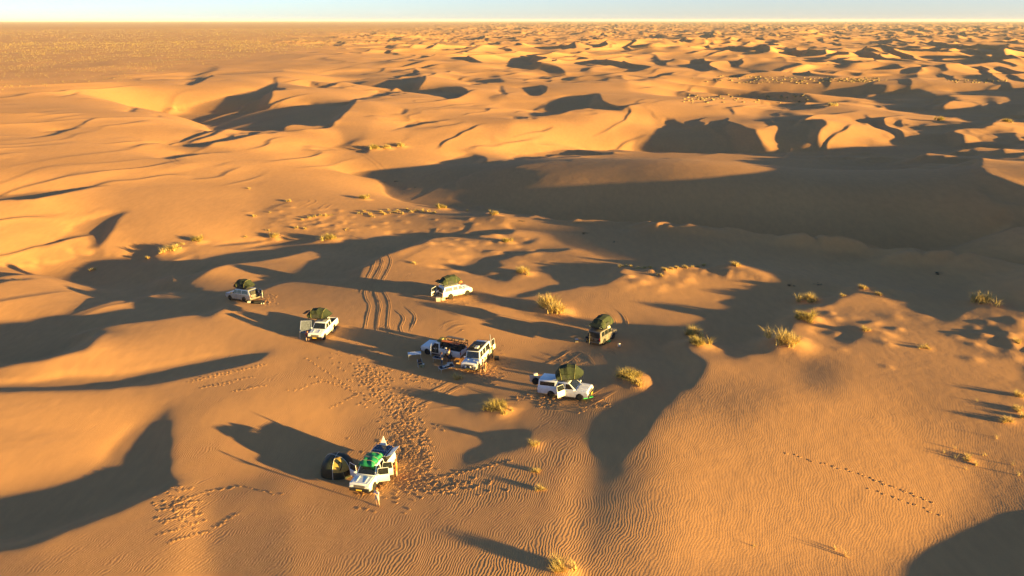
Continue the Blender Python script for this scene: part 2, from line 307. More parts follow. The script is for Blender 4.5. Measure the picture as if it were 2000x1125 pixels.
# the big dune on the right lies wholly in shade, so its crests and feet are given as points on the sand: x, y in the photograph and height
LINES = ['1050,452,-8 1150,475,-8.5 1300,510,-9 1500,530,-9 1700,535,-7.5 1850,560,-5 1990,590,-2',
 '900,395,-7 1000,420,-7.3 1100,440,-7.6 1215,460,-8.2 1300,480,-8.3 1500,500,-7.8 1700,505,-6.3 1850,490,-3.5 1950,470,.8 2050,470,3',
 '945,335,-3.5 1000,347,-2.2 1100,352,-1.1 1215,357,-.2 1300,362,.6 1500,373,1.6 1700,385,2.5 1850,387,4 1925,370,7.4 1965,380,8 2050,430,8.5',
 '1000,325,-1.2 1100,320,.1 1215,318,1.8 1300,316,3.0 1400,318,3.3 1500,336,3.1 1600,347,3.4 1700,351,3.8 1800,345,5 1900,330,8 2000,325,9.5',
 '1150,308,-5 1300,305,-5 1450,315,-4 1600,335,-3 1750,335,-1']
WORLD_LINES = ['95,66,9 122,82,11.5 140,108,11.5 158,135,9.5 172,160,6 190,190,4', '110,40,5 150,60,7 190,100,7 230,160,5']  # unseen dune ridges beyond the right edge, added to cast shade
REGION = '900,345 1000,312 1200,300 1450,300 1600,320 1760,330 1850,330 1905,325 1910,345 1925,365 1975,380 2100,420 2100,640 2000,590 1930,580 1840,605 1740,570 1660,548 1560,570 1510,530 1430,496 1330,508 1212,492 1100,462 960,415 880,390'
def crests(g):
    pts = []
    for l, w in [(q, 0) for q in LINES]+[(q, 1) for q in WORLD_LINES]:
        a = np.array([[float(v) for v in p.split(',')] for p in l.split()])
        if not w: x, y = on_level(a[:, 0], a[:, 1], a[:, 2]); a = np.stack([x, y, a[:, 2]], 1)
        d = np.r_[0, np.cumsum(np.hypot(*np.diff(a[:, :2], axis=0).T))]; dd = np.linspace(0, d[-1], int(d[-1]/5)+2)
        q = np.stack([np.interp(dd, d, a[:, i]) for i in range(3)], 1)
        if not w:
            for _ in range(3): q[1:-1] = .25*q[:-2]+.5*q[1:-1]+.25*q[2:]
        pts.append(q)
    p = np.concatenate(pts); n = len(p); K = np.zeros((n+1, n+1)); K[:n, n] = 1; K[n, :n] = 1
    K[:n, :n] = -np.hypot(p[:, 0, None]-p[None, :, 0], p[:, 1, None]-p[None, :, 1])+np.eye(n)*.12
    w = np.linalg.solve(K, np.r_[p[:, 2], 0]); X = g.x[::2, ::2]; Y = g.y[::2, ::2]; Z = np.full(X.shape, w[n])
    for i in range(n): Z -= w[i]*np.hypot(X-p[i, 0], Y-p[i, 1])
    return bil(Z, (g.S_-g.s0)/(g.d*2), (g.T_-g.t0)/(g.d*2))
FARG = Grid(-740, 1200, -240, 1340, 2.3); NEARG = Grid(-170, 440, -40, 440, .55)
def solve_relief():
    g = FARG
    an = 11*np.exp(-((g.x-60)**2+(g.y-13)**2)/19**2)+2.4*np.exp(-((g.x+24)**2+(g.y-52)**2)/14**2)+12*np.exp(-((g.x-150)**2+(g.y-155)**2)/60**2)+6*np.exp(-((g.x-75)**2+(g.y-5)**2)/25**2)+5*np.exp(-((g.x-230)**2+(g.y-230)**2)/60**2)  # hand-set swells; those out of view on the right are added to throw shade
    z = np.zeros(g.x.shape); hf, m, t = relax(g, an.copy(), z, z+.125, 7, 11, .10, 90, an, 12, 5, .8)
    n = NEARG; an = n.at(hf, n.x, n.y); m = n.at(m, n.x, n.y); t = n.at(t, n.x, n.y)
    Bz = crests(n); reg = fill(outline('p', REGION)).astype(np.float32)
    pb, qb = project(n.x, n.y, Bz); w0 = (bil(reg, pb+MG, qb) > .5) & (n.y > 30) | offside(n); w0 = n.lp(w0.astype(float), 4)
    hn, m, t = relax(n, an.copy(), m, t, 4, 9, .2, 40, n.lp(an*(1-w0)+w0*Bz, 4), 8, 5, .36, Bz, reg)
    return ease(g, hf), ease(n, ease(n, hn))

HF, HN = solve_relief()
def bspl(A, fx, fy):
    h, w = A.shape; fx = np.clip(fx, 0, w-1.001); fy = np.clip(fy, 0, h-1.001); i = fx.astype(int); j = fy.astype(int); a = fx-i; b = fy-j
    def k(t): return ((1-t)**3/6, (3*t**3-6*t**2+4)/6, (-3*t**3+3*t**2+3*t+1)/6, t**3/6)
    wa = k(a); wq = k(b); out = 0
    for q in range(4):
        jj = np.clip(j+q-1, 0, h-1); out = out+wq[q]*sum(wa[p]*A[jj, np.clip(i+p-1, 0, w-1)] for p in range(4))
    return out
PERM = rng.permutation(4096).astype(np.int64)
GA = rng.uniform(0, 2*np.pi, 4096); GX = np.cos(GA); GY = np.sin(GA)
def perlin(x, y, seed=0):
    xi = np.floor(x).astype(np.int64); yi = np.floor(y).astype(np.int64); fx = x-xi; fy = y-yi
    def g(a, b, dx, dy):
        h = PERM[(PERM[(a+seed*131) & 4095] + b) & 4095]; return GX[h]*dx + GY[h]*dy
    u = fx**3*(fx*(fx*6-15)+10); v = fy**3*(fy*(fy*6-15)+10)
    n0 = g(xi, yi, fx, fy)*(1-u) + g(xi+1, yi, fx-1, fy)*u
    n1 = g(xi, yi+1, fx, fy-1)*(1-u) + g(xi+1, yi+1, fx-1, fy-1)*u
    return (n0*(1-v)+n1*v)*1.5
def fbm(x, y, o=4, seed=0):
    s = 0; a = 1
    for i in range(o): s = s + a*perlin(x, y, seed+i); x = x*2.03; y = y*2.03; a *= .5
    return s
def sstep(a, b, x):
    t = np.clip((x-a)/(b-a), 0, 1); return t*t*(3-2*t)
def dunes(x, y):
    s = LDX*x + LDY*y; t = TDX*x + TDY*y
    z = 0
    for lam, amp, sd in ((105, 7.0, 3), (58, 3.6, 9), (240, 7, 21)):
        w = 1.15*fbm(s/lam*.55, t/lam*.38, 3, sd)
        ph = s/lam + w; fr = ph-np.floor(ph); k = .80
        prof = np.where(fr < k, (fr/k)**1.25, 1-(fr-k)/(1-k)); prof = prof*prof*(1.6-.6*prof)
        am = np.clip(.62+.9*perlin(s/lam*.45, t/lam*.6, sd+50), 0, 1.4)
        z = z + amp*(prof*am-.3)
    return z
def height(x, y):
    x = np.asarray(x, float); y = np.asarray(y, float)
    d = np.hypot(x, y)+1e-6; az = np.arctan2(x, y)
    def samp(g, A): return bspl(A, (x*LDX+y*LDY-g.s0)/g.d, (x*TDX+y*TDY-g.t0)/g.d)
    def edge(g, wd): ss = x*LDX+y*LDY; tt = x*TDX+y*TDY; return np.clip(np.minimum(np.minimum(ss-g.s0, g.s1-2*g.d-ss), np.minimum(tt-g.t0, g.t1-2*g.d-tt))/wd, 0, 1)
    wn_ = edge(NEARG, 40); z = (samp(FARG, HF)*(1-wn_)+samp(NEARG, HN)*wn_)*edge(FARG, 150)
    # photographed dune sea runs to the horizon on the right, a level plain lies on the left
    side = sstep(-.27, -.02, az - .22*sstep(900, 4500, d)*1.0 + .16*sstep(400, 1500, d) + .02*perlin(d/200, az*8, 77))
    far = sstep(430, 720, d)
    zd = dunes(x, y)*side*sstep(.95, 1.25, 2.2-np.abs(az))*(.82+.35*sstep(1500, 6000, d))
    zp = (.5*fbm(x/60, y/60, 3, 31)+2.6*np.maximum(0, fbm(x/260, y/160, 4, 33)-.15)*sstep(900, 2200, d))*(1-side)*sstep(300, 700, d)
    low = sstep(1, 2.5, d/1000)*(1-side)*10*0
    z = z*(1-far) + (zd)*far + zp*far + low
    # little wind-built steps on the older sand, each with a short lee
    s = LDX*x+LDY*y; t = TDX*x+TDY*y
    quiet = sstep(.72, 1.05, np.hypot((x-38)/95, (y-150)/48))
    for lam, amp, sd, d0, d1, d2, d3 in ((15, .34, 3, 95, 140, 300, 420), (34, 1.0, 5, 215, 290, 520, 700)):
        ph = s/lam+.8*fbm(s/lam*.5, t/lam*.3, 3, 70+sd); fr = ph-np.floor(ph); pr = np.where(fr < .82, fr/.82, 1-(fr-.82)/.18); pr = pr*pr*(1.5-.5*pr)
        z = z+amp*(pr*np.clip(1.7*perlin(s/lam*.4, t/lam*.5, 80+sd)+.25, 0, 1.1)-.25)*sstep(d0, d1, d)*(1-sstep(d2, d3, d))*quiet
    return z + .014*fbm(x/6, y/6, 3, 5)*np.clip(1.3-d/500, 0, 1)
MOUNDS = []      # (x, y, height, radius): sand caught round the grass
MX0, MY0, MD = -210, 8, .36; MOUND_GRID = np.zeros((900, 1250))
def heap_mounds():
    for mx, my, mh, mr in MOUNDS:
        i0, i1 = int((mx-6*mr-MX0)/MD), int((mx+6*mr-MX0)/MD)+1; j0, j1 = int((my-6*mr-MY0)/MD), int((my+6*mr-MY0)/MD)+1
        if i0 < 0 or j0 < 0 or i1 > 1249 or j1 > 899: continue
        X, Y = np.meshgrid(MX0+MD*np.arange(i0, i1), MY0+MD*np.arange(j0, j1)); dx = X-mx; dy = Y-my; s = LDX*dx+LDY*dy; t = TDX*dx+TDY*dy
        wob = 1+.28*perlin(X/mr*.9, Y/mr*.9, 90)
        e = ((s/np.where(s > 0, 1.9*mr, .95*mr))**2+(t/mr)**2)*wob
        MOUND_GRID[j0:j1, i0:i1] += mh*np.exp(-e)
def ground(x, y):
    x = np.asarray(x, float); y = np.asarray(y, float)
    return height(x, y)+bil(MOUND_GRID, (x-MX0)/MD, (y-MY0)/MD)*((y > MY0) & (y < MY0+899*MD) & (x > MX0) & (x < MX0+1249*MD))
def gz(x, y): return float(ground(np.array([x]), np.array([y]))[0])
def pix(px, py):
    """the ground point that the photograph shows at a pixel (of 2000 x 1125)"""
    u = (px-1000)/FPX; v = (py-562.5)/FPX
    fy = math.cos(PITCH)-v*math.sin(PITCH); fz = -math.sin(PITCH)-v*math.cos(PITCH); hn = math.hypot(u, fy)
    lo, hi, st = math.log(20), math.log(9000), .01
    for _ in range(3):
        d = np.exp(np.arange(lo, hi, st)); x = u/hn*d; y = fy/hn*d
        k = np.nonzero(height(x, y) >= CAM_H + fz/hn*d)[0]
        if not len(k): return None
        ld = math.log(d[k[0]]); lo, hi, st = ld-st, ld+st*.1, st/8
    return float(x[k[0]]), float(y[k[0]])

# ---------------------------------------------------------------- sand material
def sand_material():
    m = bpy.data.materials.new('dune_sand'); m.use_nodes = True; nt = m.node_tree; N = nt.nodes; Lk = nt.links.new; b = N['Principled BSDF']
    b.inputs['Roughness'].default_value = .95; b.inputs['Specular IOR Level'].default_value = .15
    geo = N.new('ShaderNodeNewGeometry'); pos = geo.outputs['Position']
    def noise(scale, det=3, rough=.5, vec=None, sx=None):
        n = N.new('ShaderNodeTexNoise'); n.inputs['Scale'].default_value = scale; n.inputs['Detail'].default_value = det; n.inputs['Roughness'].default_value = rough
        src = vec or pos
        if sx:
            mp = N.new('ShaderNodeMapping'); mp.inputs['Scale'].default_value = sx; mp.inputs['Rotation'].default_value = (0,0,math.atan2(.4659,.8848)); Lk(src, mp.inputs[0]); src = mp.outputs[0]
        Lk(src, n.inputs['Vector']); return n.outputs['Fac']
    def math_(op, a, bb=None, c=None):
        n = N.new('ShaderNodeMath'); n.operation = op
        for i, v in enumerate((a, bb, c)):
            if v is None: continue
            if isinstance(v, (int, float)): n.inputs[i].default_value = v
            else: Lk(v, n.inputs[i])
        return n.outputs[0]
    def ramp(f, p0, c0, p1, c1):
        r = N.new('ShaderNodeValToRGB'); r.color_ramp.elements[0].position = p0; r.color_ramp.elements[1].position = p1
        r.color_ramp.elements[0].color = (*c0, 1); r.color_ramp.elements[1].color = (*c1, 1); Lk(f, r.inputs[0]); return r.outputs[0]
    n1 = noise(.03, 4); n2 = noise(1.2, 5, .6, sx=(1, .35, 1)); n3 = noise(14, 3, .7)
    base = ramp(n1, .35, SAND_A, .68, SAND_B)
    mx = N.new('ShaderNodeMix'); mx.data_type = 'RGBA'; mx.blend_type = 'MULTIPLY'; mx.inputs[0].default_value = 1
    Lk(base, mx.inputs[6]); g = ramp(math_('ADD', math_('MULTIPLY', n2, .6), math_('MULTIPLY', n3, .4)), .3, (.86,.86,.87), .72, (1.08,1.07,1.06)); Lk(g, mx.inputs[7])
    Lk(mx.outputs[2], b.inputs['Base Color'])
    # wind ripples: crests across the wind, forking, patchy
    sep = N.new('ShaderNodeSeparateXYZ'); Lk(pos, sep.inputs[0])
    s = math_('ADD', math_('MULTIPLY', sep.outputs[0], -.93), math_('MULTIPLY', sep.outputs[1], .36))
    warp = math_('ADD', math_('MULTIPLY', noise(.10, 3), 4.2), math_('MULTIPLY', noise(1.1, 3), .45))
    warp = math_('ADD', warp, math_('MULTIPLY', noise(4.5, 2), .12))
    ph = math_('MULTIPLY', math_('ADD', s, warp), 2*math.pi/.21)
    rip = math_('MULTIPLY', math_('SINE', ph), .5)
    patch = ramp(noise(.05, 3), .34, (.3,)*3, .58, (1,)*3)
    at = N.new('ShaderNodeAttribute'); at.attribute_name = 'ripple'; 
    rip = math_('MULTIPLY', math_('MULTIPLY', rip, patch), at.outputs['Fac'])
    hgt = math_('ADD', math_('MULTIPLY', rip, RIP), math_('MULTIPLY', noise(.9, 4, .6), .035))
    hgt = math_('ADD', hgt, math_('MULTIPLY', noise(7, 3, .7), .006))
    bp = N.new('ShaderNodeBump'); bp.inputs['Strength'].default_value = 1; bp.inputs['Distance'].default_value = 1.0
    Lk(hgt, bp.inputs['Height']); Lk(bp.outputs[0], b.inputs['Normal'])
    return m
SAND_A = (.54, .287, .121); SAND_B = (.62, .330, .138); RIP = .0125
SAND = sand_material()
def build_ground():
    fine = np.linspace(-.86, .88, 1150)
    lft = np.linspace(-math.pi, -.86, 60)[:-1]; mid = np.linspace(.88, 1.62, 160)[1:]; rgt = np.linspace(1.62, math.pi, 30)[1:-1]
    az = np.r_[lft, fine, mid, rgt]
    d = np.r_[np.exp(np.linspace(math.log(2), math.log(28), 20))[:-1], np.exp(np.linspace(math.log(28), math.log(1200), 1150))[:-1], np.exp(np.linspace(math.log(1200), math.log(30000), 420))]
    A, D = np.meshgrid(az, d); X = D*np.sin(A); Y = D*np.cos(A)
    Z = ground(X, Y)
    n, m = X.shape
    v = np.stack([X, Y, Z], -1).reshape(-1, 3)
    v = np.vstack([v, [0, 0, gz(0, 0)]])
    i = np.arange(n-1)[:, None]; j = np.arange(m)[None]; j2 = (j+1) % m
    q = np.stack([i*m+j, i*m+j2, (i+1)*m+j2, (i+1)*m+j], -1).reshape(-1, 4)[:, ::-1]
    tri = np.stack([np.full(m, n*m), np.arange(m), (np.arange(m)+1) % m], -1)[:, ::-1]
    loops = np.r_[q.ravel(), tri.ravel()].astype(np.int32)
    st = np.r_[np.arange(len(q))*4, len(q)*4+np.arange(m)*3].astype(np.int32)
    me = bpy.data.meshes.new('sand_dunes'); me.vertices.add(len(v)); me.vertices.foreach_set('co', v.astype(np.float32).ravel())
    me.loops.add(len(loops)); me.loops.foreach_set('vertex_index', loops)
    me.polygons.add(len(st)); me.polygons.foreach_set('loop_start', st)
    me.update(calc_edges=True); me.validate()
    dist = np.hypot(v[:, 0], v[:, 1])
    at = me.attributes.new('ripple', 'FLOAT', 'POINT'); at.data.foreach_set('value', ripple_field(v[:, 0], v[:, 1], dist).astype(np.float32))
    o = obj('sand_dunes', me, SAND); me.shade_smooth(); tag(o, kind='structure')
    return o
def ripple_field(x, y, d):
    return np.clip(1.25-d/170, 0, 1)**.8*(1.25-.95*sstep(.06, .40, np.arctan2(x, y)))

# ---------------------------------------------------------------- materials
def dusty_paint(name, c, metal):
    m = noise_mat(name, c, .33, metal, .04, 2, spec=.5); n = m.node_tree; p = n.nodes['Principled BSDF']; old = p.inputs['Base Color'].links[0].from_socket
    tc = n.nodes.new('ShaderNodeTexCoord'); sp_ = n.nodes.new('ShaderNodeSeparateXYZ'); n.links.new(tc.outputs['Object'], sp_.inputs[0])
    ns = n.nodes.new('ShaderNodeTexNoise'); ns.inputs['Scale'].default_value = 3.5; ns.inputs['Detail'].default_value = 5; n.links.new(tc.outputs['Object'], ns.inputs['Vector'])
    a = n.nodes.new('ShaderNodeMath'); a.operation = 'MULTIPLY_ADD'; n.links.new(sp_.outputs[2], a.inputs[0]); a.inputs[1].default_value = -1.1; a.inputs[2].default_value = .85
    b = n.nodes.new('ShaderNodeMath'); b.operation = 'MULTIPLY_ADD'; b.use_clamp = True; n.links.new(ns.outputs['Fac'], b.inputs[0]); b.inputs[1].default_value = .8; n.links.new(a.outputs[0], b.inputs[2])
    c_ = n.nodes.new('ShaderNodeMath'); c_.operation = 'MULTIPLY'; c_.use_clamp = True; n.links.new(b.outputs[0], c_.inputs[0]); c_.inputs[1].default_value = .75
    mx = n.nodes.new('ShaderNodeMix'); mx.data_type = 'RGBA'; n.links.new(c_.outputs[0], mx.inputs[0]); n.links.new(old, mx.inputs[6]); mx.inputs[7].default_value = (.42, .30, .19, 1)
    n.links.new(mx.outputs[2], p.inputs['Base Color']); r = n.nodes.new('ShaderNodeMapRange'); n.links.new(c_.outputs[0], r.inputs[0]); r.inputs[3].default_value = .3; r.inputs[4].default_value = .8; n.links.new(r.outputs[0], p.inputs['Roughness']); return m
M = dict(
 white=dusty_paint('white_paint', (.76,.80,.85), 0), silver=dusty_paint('silver_paint', (.42,.44,.46), .5),
 glass=noise_mat('dark_glass', (.015,.02,.024), .08, var=.3, spec=.8), black=noise_mat('black_plastic', (.02,.02,.022), .55), tyre=noise_mat('tyre_rubber', (.018,.017,.016), .85, var=.4, bump=.3),
 wheel_disc=noise_mat('wheel_metal', (.55,.56,.57), .35, .7), dusty=noise_mat('dusty_metal', (.20,.18,.16), .6, .4, .3), chrome=noise_mat('bright_metal', (.6,.61,.62), .2, .9),
 lampw=noise_mat('headlight_glass', (.75,.78,.8), .1, var=.08), lampr=noise_mat('tail_light', (.35,.02,.015), .25), plate=noise_mat('yellow_plate', (.85,.55,.06), .5, var=.05),
 canvas=noise_mat('green_canvas', (.030,.042,.020), .9, var=.22, scale=3, bump=.5), canvasb=noise_mat('dark_green_canvas', (.020,.034,.026), .9, var=.25, bump=.4), khaki=noise_mat('khaki_canvas', (.20,.19,.07), .9, var=.2, bump=.4),
 tarp=noise_mat('green_tarpaulin', (.010,.19,.08), .55, var=.3, scale=5, bump=.9), mesh=noise_mat('mosquito_mesh', (.04,.045,.04), .95), interior=noise_mat('cabin_interior', (.04,.038,.036), .9, var=.5),
 solar=noise_mat('solar_cells', (.012,.022,.05), .15, var=.3), alu=noise_mat('aluminium', (.62,.66,.70), .35, .6), wood=noise_mat('plywood', (.36,.24,.13), .8, var=.2), orange=noise_mat('orange_fabric', (.62,.17,.05), .9, var=.2),
 red=noise_mat('red_fabric', (.42,.05,.03), .85, var=.3), tentdark=noise_mat('dome_fabric', (.020,.026,.014), .55, var=.3, bump=.3), tentgold=noise_mat('gold_mesh', (.40,.27,.06), .75, var=.2), cloth=noise_mat('blue_grey_cloth', (.12,.14,.17), .95, var=.3),
 skin=noise_mat('skin', (.45,.26,.17), .6, var=.08), skind=noise_mat('tanned_skin', (.40,.22,.13), .6, var=.08), shirtw=noise_mat('pale_shirt', (.60,.60,.63), .9, var=.1), shirtb=noise_mat('blue_grey_shirt', (.13,.17,.22), .9, var=.15), shirtd=noise_mat('dark_shirt', (.03,.03,.04), .9, var=.2),
 shirto=noise_mat('rust_shirt', (.55,.20,.08), .9, var=.15), short=noise_mat('pale_shorts', (.50,.44,.38), .9, var=.12), jeans=noise_mat('dark_trousers', (.035,.045,.08), .9, var=.2), hair=noise_mat('brown_hair', (.10,.045,.02), .8, var=.3), hairr=noise_mat('ginger_hair', (.45,.14,.05), .7, var=.3), hatw=noise_mat('pale_hat', (.65,.62,.56), .9, var=.1),
 lime=noise_mat('bright_green_plastic', (.05,.55,.16), .5), cream=noise_mat('cream_plastic', (.72,.68,.58), .5, var=.06), rope=noise_mat('rope', (.45,.38,.26), .9))
def grass_mat(name, a, b):
    m = bpy.data.materials.new(name); m.use_nodes = True; n = m.node_tree; p = n.nodes['Principled BSDF']; p.inputs['Roughness'].default_value = .75
    oi = n.nodes.new('ShaderNodeNewGeometry'); r = n.nodes.new('ShaderNodeValToRGB'); r.color_ramp.elements[0].color = (*a, 1); r.color_ramp.elements[1].color = (*b, 1)
    n.links.new(oi.outputs['Random Per Island'], r.inputs[0]); n.links.new(r.outputs[0], p.inputs['Base Color'])
    tr = n.nodes.new('ShaderNodeBsdfTranslucent'); mx = n.nodes.new('ShaderNodeMixShader'); mx.inputs[0].default_value = .3; n.links.new(r.outputs[0], tr.inputs[0])
    n.links.new(p.outputs[0], mx.inputs[1]); n.links.new(tr.outputs[0], mx.inputs[2]); n.links.new(mx.outputs[0], n.nodes['Material Output'].inputs[0])
    return m
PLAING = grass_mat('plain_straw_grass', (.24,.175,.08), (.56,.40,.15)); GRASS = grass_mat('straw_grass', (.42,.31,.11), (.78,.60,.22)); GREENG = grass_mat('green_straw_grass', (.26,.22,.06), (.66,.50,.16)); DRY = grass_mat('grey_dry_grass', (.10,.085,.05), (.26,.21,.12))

# ---------------------------------------------------------------- small mesh tools
def box(bm, c, s, rot=None, taper=1.0):
    vs = []
    for dz in (-1, 1):
        for dy in (-1, 1):
            for dx in (-1, 1):
                k = taper if dz > 0 else 1
                v = Vector((dx*s[0]/2*k, dy*s[1]/2*k, dz*s[2]/2))
                if rot: v = rot @ v
                vs.append(bm.verts.new(v+Vector(c)))
    for f in ((0,2,3,1), (4,5,7,6), (0,1,5,4), (2,6,7,3), (0,4,6,2), (1,3,7,5)): bm.faces.new([vs[i] for i in f])
    return vs
def tube(bm, pts, r, n=6, r2=None):
    rings = []; P_ = [Vector(p) for p in pts]
    for i, p in enumerate(P_):
        d = (P_[min(i+1, len(P_)-1)]-P_[max(i-1, 0)]).normalized(); a = d.orthogonal().normalized(); b = d.cross(a)
        rr = r if r2 is None else r+(r2-r)*i/(len(P_)-1)
        rings.append([bm.verts.new(p+a*rr*math.cos(2*math.pi*k/n)+b*rr*math.sin(2*math.pi*k/n)) for k in range(n)])
    for A, B in zip(rings, rings[1:]):
        for k in range(n): bm.faces.new((A[k], A[(k+1) % n], B[(k+1) % n], B[k]))
    bm.faces.new(rings[0][::-1]); bm.faces.new(rings[-1])
def lathe_y(bm, c, prof, n=20):
    """profile of (radius, y) turned round a y axis through c"""
    rings = [[bm.verts.new((c[0]+r*math.cos(2*math.pi*k/n), c[1]+y, c[2]+r*math.sin(2*math.pi*k/n))) for k in range(n)] for r, y in prof]
    for A, B in zip(rings, rings[1:]):
        for k in range(n): bm.faces.new((A[k], B[k], B[(k+1) % n], A[(k+1) % n]))
    bm.faces.new(rings[0]); bm.faces.new(rings[-1][::-1])
def prism(bm, prof, y0, y1, inset=0.0, top=None):
    """a side outline (x, z) carried across from y0 to y1; 'top' (z level, inward shift) leans the upper points in"""
    def yy(y, z): 
        if top and z > top[0]: return y*(1-top[1]*(z-top[0])/max(.01, top[2]-top[0]))
        return y
    A = [bm.verts.new((x, yy(y0, z), z)) for x, z in prof]; B = [bm.verts.new((x, yy(y1, z), z)) for x, z in prof]; n = len(prof)
    fa = bm.faces.new(A[::-1]) ; fb = bm.faces.new(B)
    for i in range(n): bm.faces.new((A[i], A[(i+1) % n], B[(i+1) % n], B[i]))
    return A, B
def soft(bm, off=.03, seg=2, ang=35):
    bmesh.ops.recalc_face_normals(bm, faces=bm.faces)
    es = [e for e in bm.edges if len(e.link_faces) == 2 and e.calc_face_angle(0) > R(ang)]
    bmesh.ops.bevel(bm, geom=es, offset=off, segments=seg, affect='EDGES', profile=.6, clamp_overlap=True)
def quadpanel(bm, pts, th, nrm):
    n = Vector(nrm).normalized()*th; a = [bm.verts.new(Vector(p)) for p in pts]; b = [bm.verts.new(Vector(p)+n) for p in pts]; k = len(pts)
    bm.faces.new(a[::-1]); bm.faces.new(b)
    for i in range(k): bm.faces.new((a[i], a[(i+1) % k], b[(i+1) % k], b[i]))

# ---------------------------------------------------------------- vehicles
def arch(cx, r, z0, n=9):
    return [(cx+r*math.cos(math.pi*(1-k/(n-1))), z0+r*1.02*math.sin(math.pi*(1-k/(n-1)))) for k in range(n)][::-1]
def wheel(parent, x, y, r=.39, w=.26, name='wheel', flat=False):
    s = 1 if y > 0 else -1; bm = bmesh.new()
    lathe_y(bm, (0, 0, 0), [(r*.62, -w/2), (r*.93, -w/2), (r, -w*.36), (r, w*.36), (r*.93, w/2), (r*.62, w/2)], 22)
    t = from_bm(name, bm, M['tyre'], parent, True); t.location = (x, y, r)
    bm = bmesh.new(); q = s
    lathe_y(bm, (0, 0, 0), [(r*.60, q*(-.02)), (r*.60, q*(w*.40)), (r*.54, q*(w*.44)), (r*.50, q*(w*.30)), (r*.18, q*(w*.34)), (r*.12, q*(w*.42))], 18)
    for k in range(6):
        a = k*math.pi/3; box(bm, (r*.33*math.cos(a), q*w*.36, r*.33*math.sin(a)), (r*.42, .04, .07), Matrix.Rotation(-a, 3, 'Y'))
    bmesh.ops.recalc_face_normals(bm, faces=bm.faces); from_bm('wheel_disc', bm, M['wheel_disc'], t)
    return t
def spare(parent, loc, rz=0, r=.37, tilt=0):
    bm = bmesh.new(); lathe_y(bm, (0,0,0), [(r*.6,-.12), (r*.93,-.12), (r,-.08), (r,.08), (r*.93,.12), (r*.6,.12)], 20)
    t = from_bm('spare_wheel', bm, M['tyre'], parent, True); t.location = loc; t.rotation_euler = (tilt, 0, rz)
    bm = bmesh.new(); lathe_y(bm, (0,0,0), [(r*.58,.02), (r*.58,.125), (r*.5,.10), (r*.15,.11)], 16); bmesh.ops.recalc_face_normals(bm, faces=bm.faces); from_bm('wheel_disc', bm, M['wheel_disc'], t)
    return t
def open_door(parent, paint, hinge, w, z0, z1, ang, side, frame_top=None, name='door'):
    """a door swung out: hinge at its front edge; side +1 left, -1 right"""
    swing = Matrix.Rotation(ang*side, 4, 'Z')
    zt = z1
    bm = bmesh.new(); T = .06*side
    box(bm, (-w/2, 0, (z0+zt)/2), (w, .07, zt-z0)); soft(bm, .03)
    # window frame
    h = frame_top-zt; tube(bm, [(-.03, 0, zt), (-.16, -.05*side, zt+h), (-w+.05, -.05*side, zt+h), (-w+.03, 0, zt)], .025, 5)
    o = from_bm(name, bm, paint, parent); o.matrix_local = Matrix.Translation(hinge) @ swing
    bm = bmesh.new(); quadpanel(bm, [(-.05, .0, zt+.01), (-.17, -.045*side, zt+h-.02), (-w+.07, -.045*side, zt+h-.02), (-w+.05, 0, zt+.01)], .008, (0, side, 0)); bmesh.ops.recalc_face_normals(bm, faces=bm.faces)
    from_bm('door_window', bm, M['glass'], o)
    bm = bmesh.new(); box(bm, (-w/2, -.045*side, (z0+zt)/2-.05), (w*.8, .02, (zt-z0)*.55)); from_bm('door_trim', bm, M['interior'], o)
    return o
